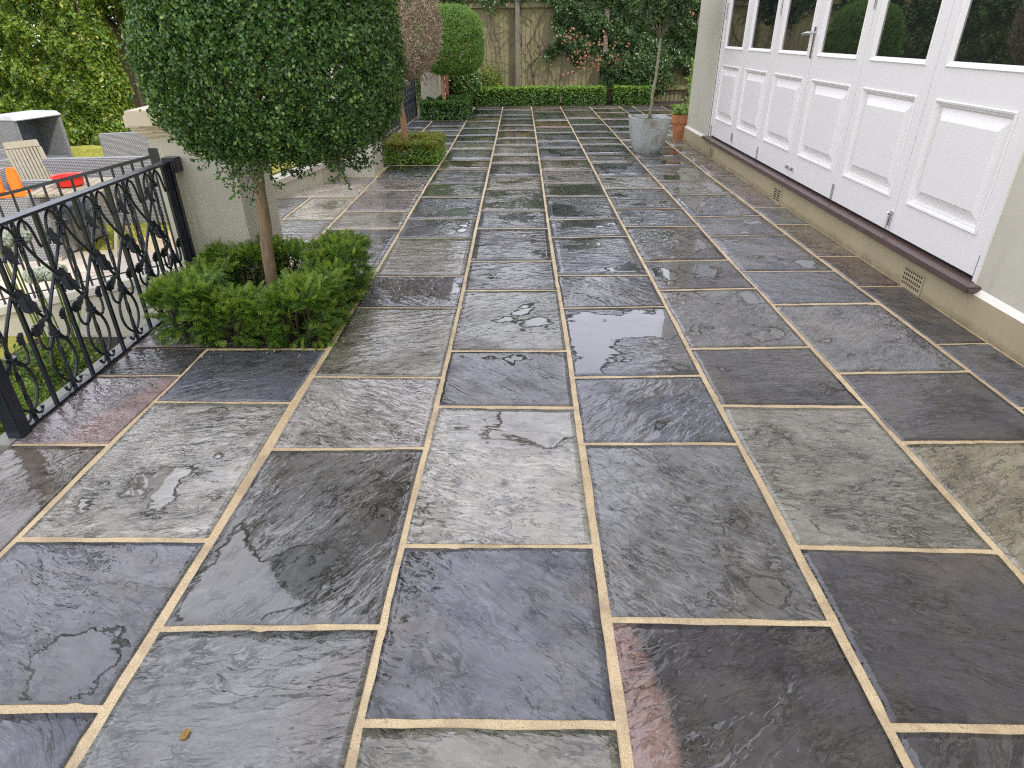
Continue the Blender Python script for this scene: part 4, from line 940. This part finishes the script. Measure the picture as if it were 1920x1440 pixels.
# big garden hedges
def big_hedge(x0, x1, y0, y1, z0, z1, n, label, seed, face):
    t = empty('garden_hedge', ((x0+x1)/2, (y0+y1)/2, z0), label=label, cat='hedge')
    g_ = np.random.default_rng(seed); cx_, cy_ = (x0+x1)/2, (y0+y1)/2
    a = g_.uniform(0, 1, n); z_ = g_.uniform(0, z1-z0, n); dpt = g_.exponential(.09, n)
    lump = .16*np.sin(a*30+z_*3)*np.sin(z_*5-a*14)+.07*np.sin(a*80)*np.sin(z_*13)
    if face == 'y':
        x_ = x0+(x1-x0)*a; y_ = y0-lump+dpt
        wrap = g_.random(n) < .14; x_ = np.where(wrap, x1+.04*np.sin(z_*8)-dpt-.06*z_, x_); y_ = np.where(wrap, y0+a*(y1-y0), y_)
        nrm = np.where(wrap[:, None], [[1., 0, .3]], [[0, -1., .35]])
    else:
        x_ = x1+lump-dpt; y_ = y0+(y1-y0)*a; nrm = np.tile([[1., 0, .35]], (n, 1))
    P_2 = np.column_stack([x_-cx_, y_-cy_, z_])
    leaves('foliage', P_2, nrm, 0.098, .06, M['hedge'], t, .75, .2, seed, M['box'], .18)
    mm_ = MB()
    for k_ in range(14):
        u_ = (k_+.5)/14; px_, py_ = (x0+(x1-x0)*u_, (y0+.35)) if face == 'y' else (x1-.35, y0+(y1-y0)*u_)
        mm_.tube([(px_-cx_, py_-cy_, 0), (px_-cx_+.1, py_-cy_, (z1-z0)*.8)], [.04, .015], 6)
    part('trunks', mm_, M['twig'], t)
big_hedge(-13.5, -8.05, 13.1, 14.4, GZ, 3.0, 80000, 'tall sunlit green hedge behind the wicker seats on the left', 61, 'y')
big_hedge(-12.6, -11.6, -4, 13.2, GZ, 3.2, 30000, 'long hedge down the left side of the garden, mirrored in the door glass', 62, 'x')
bt = empty('garden_tree', (-8.3, 14.9, GZ), label='dark leafy tree hanging over the fence right of the tall hedge', cat='tree')
mm = MB(); mm.tube([(0, 0, 0), (.1, 0, 1.5), (0, 0, 3.2)], [.09, .07, .05], 8)
for a in range(5): mm.tube([(0.05, 0, 1.9), (math.cos(a*1.3)*.6, math.sin(a*1.3)*.4, 2.5), (math.cos(a*1.3)*1.1, math.sin(a*1.3)*.8, 2.9)], [.04, .03, .01], 6)
part('trunk', mm, M['twig'], bt)
P_1, N_1 = shell(16000, (.1, 0, 3.1), (1.7, 1.0, 1.3, .95), seed=71, depth=.35, bumpy=.4, e=2)
leaves('crown', P_1, N_1, .10, .05, M['ivy'], bt, .9, .2, 71, M['hedge'], .3)

# trees beyond the fence (mirrored in the wet stone and the door glass)
for k_, (tx, ty, tz, rr, rh, lab) in enumerate(((-9.0, 20, 3.4, 2.6, 2.5, 'broad tree far beyond the fence on the left, above the tall hedge'), (-4.9, 19, 2.9, 1.9, 2.2, 'tall rounded tree beyond the fence behind the ball trees'),
                                            (-1.6, 18.6, 2.4, 1.4, 1.5, 'middle tree beyond the bare part of the fence'), (1.3, 19.2, 3.8, .95, 2.7, 'narrow tall tree beyond the climber on the fence'), (5.6, 18.8, 3.2, 1.6, 1.9, 'tree beyond the fence near the far house corner'))):
    ft = empty('distant_tree', (tx, ty, GZ), label=lab, cat='tree')
    mm = MB(); mm.tube([(0, 0, 0), (.05, 0, 1.5), (0, 0, tz)], [.16, .12, .06], 8); part('trunk', mm, M['twig'], ft)
    P_1, N_1 = shell(15000, (0, 0, tz), (rr, rr*.8, rh, rh*.85), seed=90+k_, depth=.4, bumpy=.6, e=2)
    leaves('crown', P_1, N_1, .19, .11, M['ivy'], ft, .9, .2, 90+k_, M['hedge'], .3)

# bed beside the near railing
bed = MB(); bed.box(-3.4, -2.09, .6, 4.02, -.56, -.452); tag(part('flower_bed', bed, M['soil']), kind='structure')
for k_, (cx_, cy_, r_, n_, lab) in enumerate(((-2.35, 2.35, .30, 9000, 'yellow-green shrub below the near railing by its end post'), (-2.5, 2.95, .30, 8000, 'small-leaved green shrub below the middle of the near railing'), (-2.32, 1.75, .28, 7000, 'dense green shrub at the left picture edge outside the paving'))):
    bush('bed_shrub', (cx_, cy_, -.32), (r_*1.25, r_*1.3, .36-.08*(k_ == 1), .15), int(n_*1.6), (.026, .012), M['lime'] if k_ != 1 else M['hedge_low'], lab, 81+k_, M['golden'], .35, bumpy=.25, depth=.06)
def flower(x, y, ztop, label, seed):
    t = empty('white_flower', (x, y, -.45), label=label, cat='flower')
    mm_ = MB(); g_ = random.Random(seed); gg = np.random.default_rng(seed)
    for k_ in range(4):
        a = g_.uniform(0, 6.28); ex, ey = math.cos(a)*.06, math.sin(a)*.05
        mm_.tube([(ex*.3, ey*.3, 0), (ex*.6, ey*.6, (ztop+.45)*.5), (ex, ey, ztop+.40)], .0045, 6)
        P_4, N_4 = shell(900, (ex, ey, ztop+.42), (.055, .055, .04, .035), seed=seed+k_, depth=.008, bumpy=.1, e=2)
        leaves('flower_head', P_4, N_4, .018, .016, M['petal'], t, .4, .1, seed+k_)
    part('stem', mm_, M['hedge'], t)
    ll = MB()
    for k_ in range(7):
        a = g_.uniform(0, 6.28); h_ = g_.uniform(.25, .6); w_ = .014; c_, s_ = math.cos(a), math.sin(a)
        p0, p1, p2 = (0, 0, 0), (c_*.06, s_*.06, h_*.6), (c_*.16, s_*.16, h_)
        i = len(ll.v); ll.v += [(-s_*w_*.5, c_*w_*.5, 0), (s_*w_*.5, -c_*w_*.5, 0), (p1[0]-s_*w_, p1[1]+c_*w_, p1[2]), (p1[0]+s_*w_, p1[1]-c_*w_, p1[2]), p2]
        ll.f += [(i, i+1, i+3, i+2), (i+2, i+3, i+4)]
    part('blade_leaf', ll, M['lime'], t)
flower(-2.42, 2.93, .60, 'cream white flower heads on tall stems behind the handrail at the left edge', 5)
flower(-2.60, 3.28, .30, 'green strap-leaved flower stems standing against the stair wall', 8)

# ------------------------------------------------------------------ pots
pt = empty('zinc_planter', (1.665, 8.9, 0), rz=R(4), label='tapered square grey zinc planter standing on the wet paving', cat='planter')
def taper(m_, b, t_, z0, z1, n=8, rc=.10):
    rows = []
    for k_ in range(n+1):
        u_ = k_/n; h_ = b+(t_-b)*(u_**.62); z = z0+(z1-z0)*u_
        rows.append([(sx*(h_-rc)+rc*math.cos(a_), sy*(h_-rc)+rc*math.sin(a_), z) for sx, sy, a0 in ((1, 1, 0), (-1, 1, 1), (-1, -1, 2), (1, -1, 3)) for a_ in [a0*math.pi/2+q_*math.pi/8 for q_ in range(5)]])
    i = len(m_.v); w_ = len(rows[0])
    for r_ in rows: m_.v += r_
    for k_ in range(n):
        for q_ in range(w_): a = i+k_*w_+q_; b_ = i+k_*w_+(q_+1) % w_; m_.f.append((a, b_, b_+w_, a+w_))
    return i, w_, n
m_ = MB(); i, w_, n_ = taper(m_, .155, .248, 0, .43); m_.f.append(tuple(i+q_ for q_ in range(w_-1, -1, -1)))
j, w2, n2 = taper(m_, .14, .232, .05, .43)
for f_ in range(len(m_.f)-w2*n2, len(m_.f)): m_.f[f_] = m_.f[f_][::-1]
for q_ in range(w_): m_.f.append((i+n_*w_+q_, i+n_*w_+(q_+1) % w_, j+n2*w2+(q_+1) % w2, j+n2*w2+q_))
part('pot', m_, M['zinc'], pt, smooth='auto')
m_ = MB(); taper(m_, .15, .226, .36, .385); m_.box(-.19, .19, -.19, .19, .36, .386); part('potting_soil', m_, M['soil'], pt)
by = empty('bay_tree', (1.665, 8.9, .39), label='slender standard bay tree with a bare leaning trunk growing in the zinc planter', cat='tree')
m_ = MB(); trunk(m_, (0, 0, 0), (.055, 0, .98), .020, .016, 10, .008, 3)
g_ = random.Random(6)
for k_ in range(12): a = g_.uniform(0, 6.3); m_.tube([(.055, 0, .93), (.055+math.cos(a)*.15, math.sin(a)*.15, 1.05+g_.random()*.1), (.055+math.cos(a)*.28, math.sin(a)*.28, 1.1+g_.random()*.4)], [.009, .006, .003], 5)
part('trunk', m_, M['oliveb'], by, smooth=True)
P_1, N_1 = shell(2600, (.06, 0, 1.36), (.36, .36, .36, .33), seed=15, depth=.12, bumpy=.35, e=2)
leaves('crown', P_1, N_1, .085, .028, M['bay'], by, .9, .25, 15, grav=.5)
tp = empty('terracotta_pot', (2.34, 10.05, 0), label='small terracotta pot against the far corner of the house', cat='pot')
part('pot', MB().lathe([(.085, 0), (.088, .01), (.118, .21), (.118, .215), (.136, .22), (.142, .325), (.128, .33), (.122, .29)]), M['terracotta'], tp, smooth='auto')
part('potting_soil', MB().lathe([(.005, .3), (.123, .295)], close=False), M['soil'], tp)
pp = empty('potted_plant', (2.34, 10.05, .3), label='bright green leafy plant growing in the terracotta pot', cat='plant')
g_ = np.random.default_rng(3); n = 90; a = g_.uniform(0, 6.3, n); rr = g_.uniform(.02, .15, n); P_1 = np.column_stack([np.cos(a)*rr-.02, np.sin(a)*rr, .04+g_.uniform(0, .12, n)])
leaves('foliage', P_1, np.tile([[0, -.4, 1.]], (n, 1)), .085, .045, M['lime'], pp, .5, .15, 6, updir=np.column_stack([np.cos(a), np.sin(a), np.full(n, .5)]))
mm = MB()
for k_ in range(10): mm.tube([(0, 0, 0), (math.cos(k_)*.05, math.sin(k_)*.05, .08), (math.cos(k_)*.11, math.sin(k_)*.11, .12)], .004, 4)
part('stems', mm, M['hedge'], pp)

# ------------------------------------------------------------------ garden furniture (lower garden)
def uvbox(name, x0, x1, y0, y1, z0, z1, mat, parent, sc=33, bevel=.012):
    o = part(name, MB().box(x0, x1, y0, y1, z0, z1), mat, parent, bevel=bevel)
    me = o.data; uv = me.uv_layers.new(name='UVMap')
    for p_ in me.polygons:
        nn = p_.normal; ax = max(range(3), key=lambda q_: abs(nn[q_]))
        for li in p_.loop_indices:
            c_ = me.vertices[me.loops[li].vertex_index].co
            u_ = {0: (c_.y, c_.z), 1: (c_.x, c_.z), 2: (c_.x, c_.y)}[ax]; uv.data[li].uv = (u_[0]*sc, u_[1]*sc)
    return o
def armchair(x, y, rz, label, w_=.95):
    t = empty('wicker_armchair', (x, y, GZ), rz, label=label, cat='armchair', group='grey wicker armchairs on the lawn')
    uvbox('arm', -w_/2, -w_/2+.11, -.4, .36, 0, .60, M['wicker'], t); uvbox('arm', w_/2-.11, w_/2, -.4, .36, 0, .60, M['wicker'], t)
    uvbox('backrest', -w_/2, w_/2, .362, .48, 0, .72, M['wicker'], t); uvbox('seat', -w_/2+.112, w_/2-.112, -.39, .358, .03, .30, M['wicker'], t)
    uvbox('cushion', -w_/2+.12, w_/2-.12, -.40, .35, .302, .42, M['cushion'], t, bevel=.03)
    return t
armchair(-4.55, 7.55, R(186), 'grey wicker armchair with its woven back towards the camera, beside the red bowl', 1.25)
armchair(-5.25, 9.6, R(200), 'grey wicker armchair farther back on the lawn, next to the first pier', 1.2)
armchair(-6.6, 8.0, R(120), 'grey wicker armchair at the left edge behind the slatted wooden chair', 1.1)
armchair(-4.75, 6.15, R(95), 'grey wicker footstool seat behind the handrail, below the orange toy', .9)
hc = empty('hooded_beach_chair', (-6.75, 9.2, GZ), R(80), label='tall hooded grey wicker beach chair with blue-grey lining', cat='beach chair'); hc.scale = (.74, .74, .74)
uvbox('side_panel', -.52, -.45, -.30, .34, 0, 1.22, M['wicker'], hc); uvbox('side_panel', .45, .52, -.30, .34, 0, 1.22, M['wicker'], hc)
uvbox('back_panel', -.449, .449, .27, .34, 0, 1.22, M['wicker'], hc); 
m_ = MB(); m_.frustum(-.53, .53, -.34, .36, 1.221, -.5, .5, -.26, .30, 1.30); part('hood_top', m_, M['hood'], hc, bevel=.015)
uvbox('seat', -.448, .448, -.34, .268, .02, .40, M['wicker'], hc); uvbox('lining', -.447, .447, .235, .268, .402, 1.19, M['cushion'], hc, bevel=.01)
uvbox('cushion', -.44, .44, -.33, .23, .402, .50, M['cushion'], hc, bevel=.03)
# slatted wooden chair
wc = empty('slatted_chair', (-4.95, 6.75, GZ), R(52), label='weathered wooden folding chair with a tall slatted back', cat='chair'); wc.scale = (.62, .8, .8)
rot = Matrix.Rotation(R(-24), 4, 'X')
for k_ in range(9):
    x0 = -.22+k_*.052; part('back_slat', MB().box(x0, x0+.036, -.01, .01, .0, .66, Matrix.Translation((0, .2, .44)) @ rot), M['teak'], wc)
part('top_rail', MB().box(-.26, .26, -.016, .016, .661, .76, Matrix.Translation((0, .2, .44)) @ rot), M['teak'], wc, bevel=.01)
for s_ in (-1, 1):
    part('back_post', MB().box(s_*.25-.02, s_*.25+.02, -.016, .016, -.1, .66, Matrix.Translation((0, .2, .44)) @ rot), M['teak'], wc)
    part('leg', MB().tube([(s_*.25, .32, 0), (s_*.25, -.26, .46)], .02, 4), M['teak'], wc); part('leg', MB().tube([(s_*.22, -.30, 0), (s_*.22, .26, .44)], .02, 4), M['teak'], wc)
for k_ in range(8): part('seat_slat', MB().box(-.24, .24, -.26+k_*.058, -.215+k_*.058, .43, .45), M['teak'], wc)
tb = empty('wooden_table', (-4.15, 6.05, GZ), R(12), label='low weathered wooden table with folding legs on the lawn', cat='table')
for k_ in range(8): part('table_slat', MB().box(-.3+k_*.076, -.23+k_*.076, -.36, .36, .62, .645), M['teak'], tb, bevel=.003)
for s_ in (-1, 1):
    for d_ in (-1, 1): part('leg', MB().tube([(s_*.24, d_*.3, 0), (s_*.24, -d_*.25, .62)], .018, 4), M['teak'], tb)
rb = empty('red_bowl', (-4.2, 6.02, GZ+.646), label='bright red plastic tub lying on the wooden table', cat='tub')
part('tub_body', MB().lathe([(.075, 0), (.11, .012), (.128, .085), (.145, .09), (.142, .098), (.12, .09), (.10, .025), (.0, .02)], n=24), M['redplastic'], rb, smooth='auto')
oc = empty('orange_toy', (-4.63, 5.8, GZ+.64), R(20), label='bright orange plastic toy seat with rounded uprights at the left edge', cat='toy')
def upright(m_, x, h_):
    out = [(-.042, 0), (-.046, h_*.5), (-.038, h_*.85), (-.02, h_), (.02, h_), (.038, h_*.85), (.046, h_*.5), (.042, 0)]; i = len(m_.v)
    m_.v += [(x+a_, -.02, b_) for a_, b_ in out]+[(x+a_, .02, b_) for a_, b_ in out]; n_ = len(out)
    m_.f += [tuple(range(i, i+n_)), tuple(range(i+2*n_-1, i+n_-1, -1))]+[(i+q_, i+n_+q_, i+n_+(q_+1) % n_, i+(q_+1) % n_) for q_ in range(n_)]
for x_ in (-.072, .072):
    m_ = MB(); upright(m_, x_, .21); part('upright', m_, M['orange'], oc, bevel=.006)
part('toy_base', MB().box(-.17, .17, -.08, .08, -.05, -.001), M['orange'], oc, bevel=.015)
part('wheel', MB().tube([(-.19, -.03, -.06), (-.172, -.03, -.06)], .035, 12), M['darkplastic'], oc); part('wheel', MB().tube([(.172, -.03, -.06), (.19, -.03, -.06)], .035, 12), M['darkplastic'], oc)
part('toy_stand', MB().box(-.14, .14, -.06, .06, -.62, -.1), M['darkplastic'], oc)

# litter round the nearest planting
g_ = np.random.default_rng(77); n = 70
lp = np.column_stack([g_.uniform(-1.95, -.9, n), np.where(g_.random(n) < .5, g_.normal(2.86, .05, n), g_.uniform(2.85, 4.0, n)), np.full(n, .0075)]); lp[:, 0] = np.where(lp[:, 1] > 2.95, g_.normal(-.955, .03, n), lp[:, 0])
tag(leaves('leaf_litter', lp, np.tile([[0, 0, 1.]], (n, 1)), .013, .007, M['dead'], None, .25, .1, 7), 'tiny brown and green fallen leaves scattered round the yew ring', 'litter', kind='stuff')
# fallen leaf
fl = MB(); fl.v = [(-.008, -.012, .001), (.006, -.010, .004), (.010, .010, .006), (-.002, .016, .003), (-.010, .004, .005)]; fl.f = [(0, 1, 2, 3, 4)]
o = part('fallen_leaf', fl, M['golden'], loc=(-.765, .866, .003)); tag(o, 'tiny yellow-green leaf fallen on the near dark slab at lower left', 'leaf')
# keep the mesh tidy: everything is real geometry

for o in bpy.data.objects:
    if o.type == 'MESH' and o.name.split('.')[0] in ('loose_twigs', 'loose_leaves', 'bare_stems', 'stems', 'red_leaves', 'foliage', 'crown', 'flower_head', 'vent_opening'): o['kind'] = 'stuff'
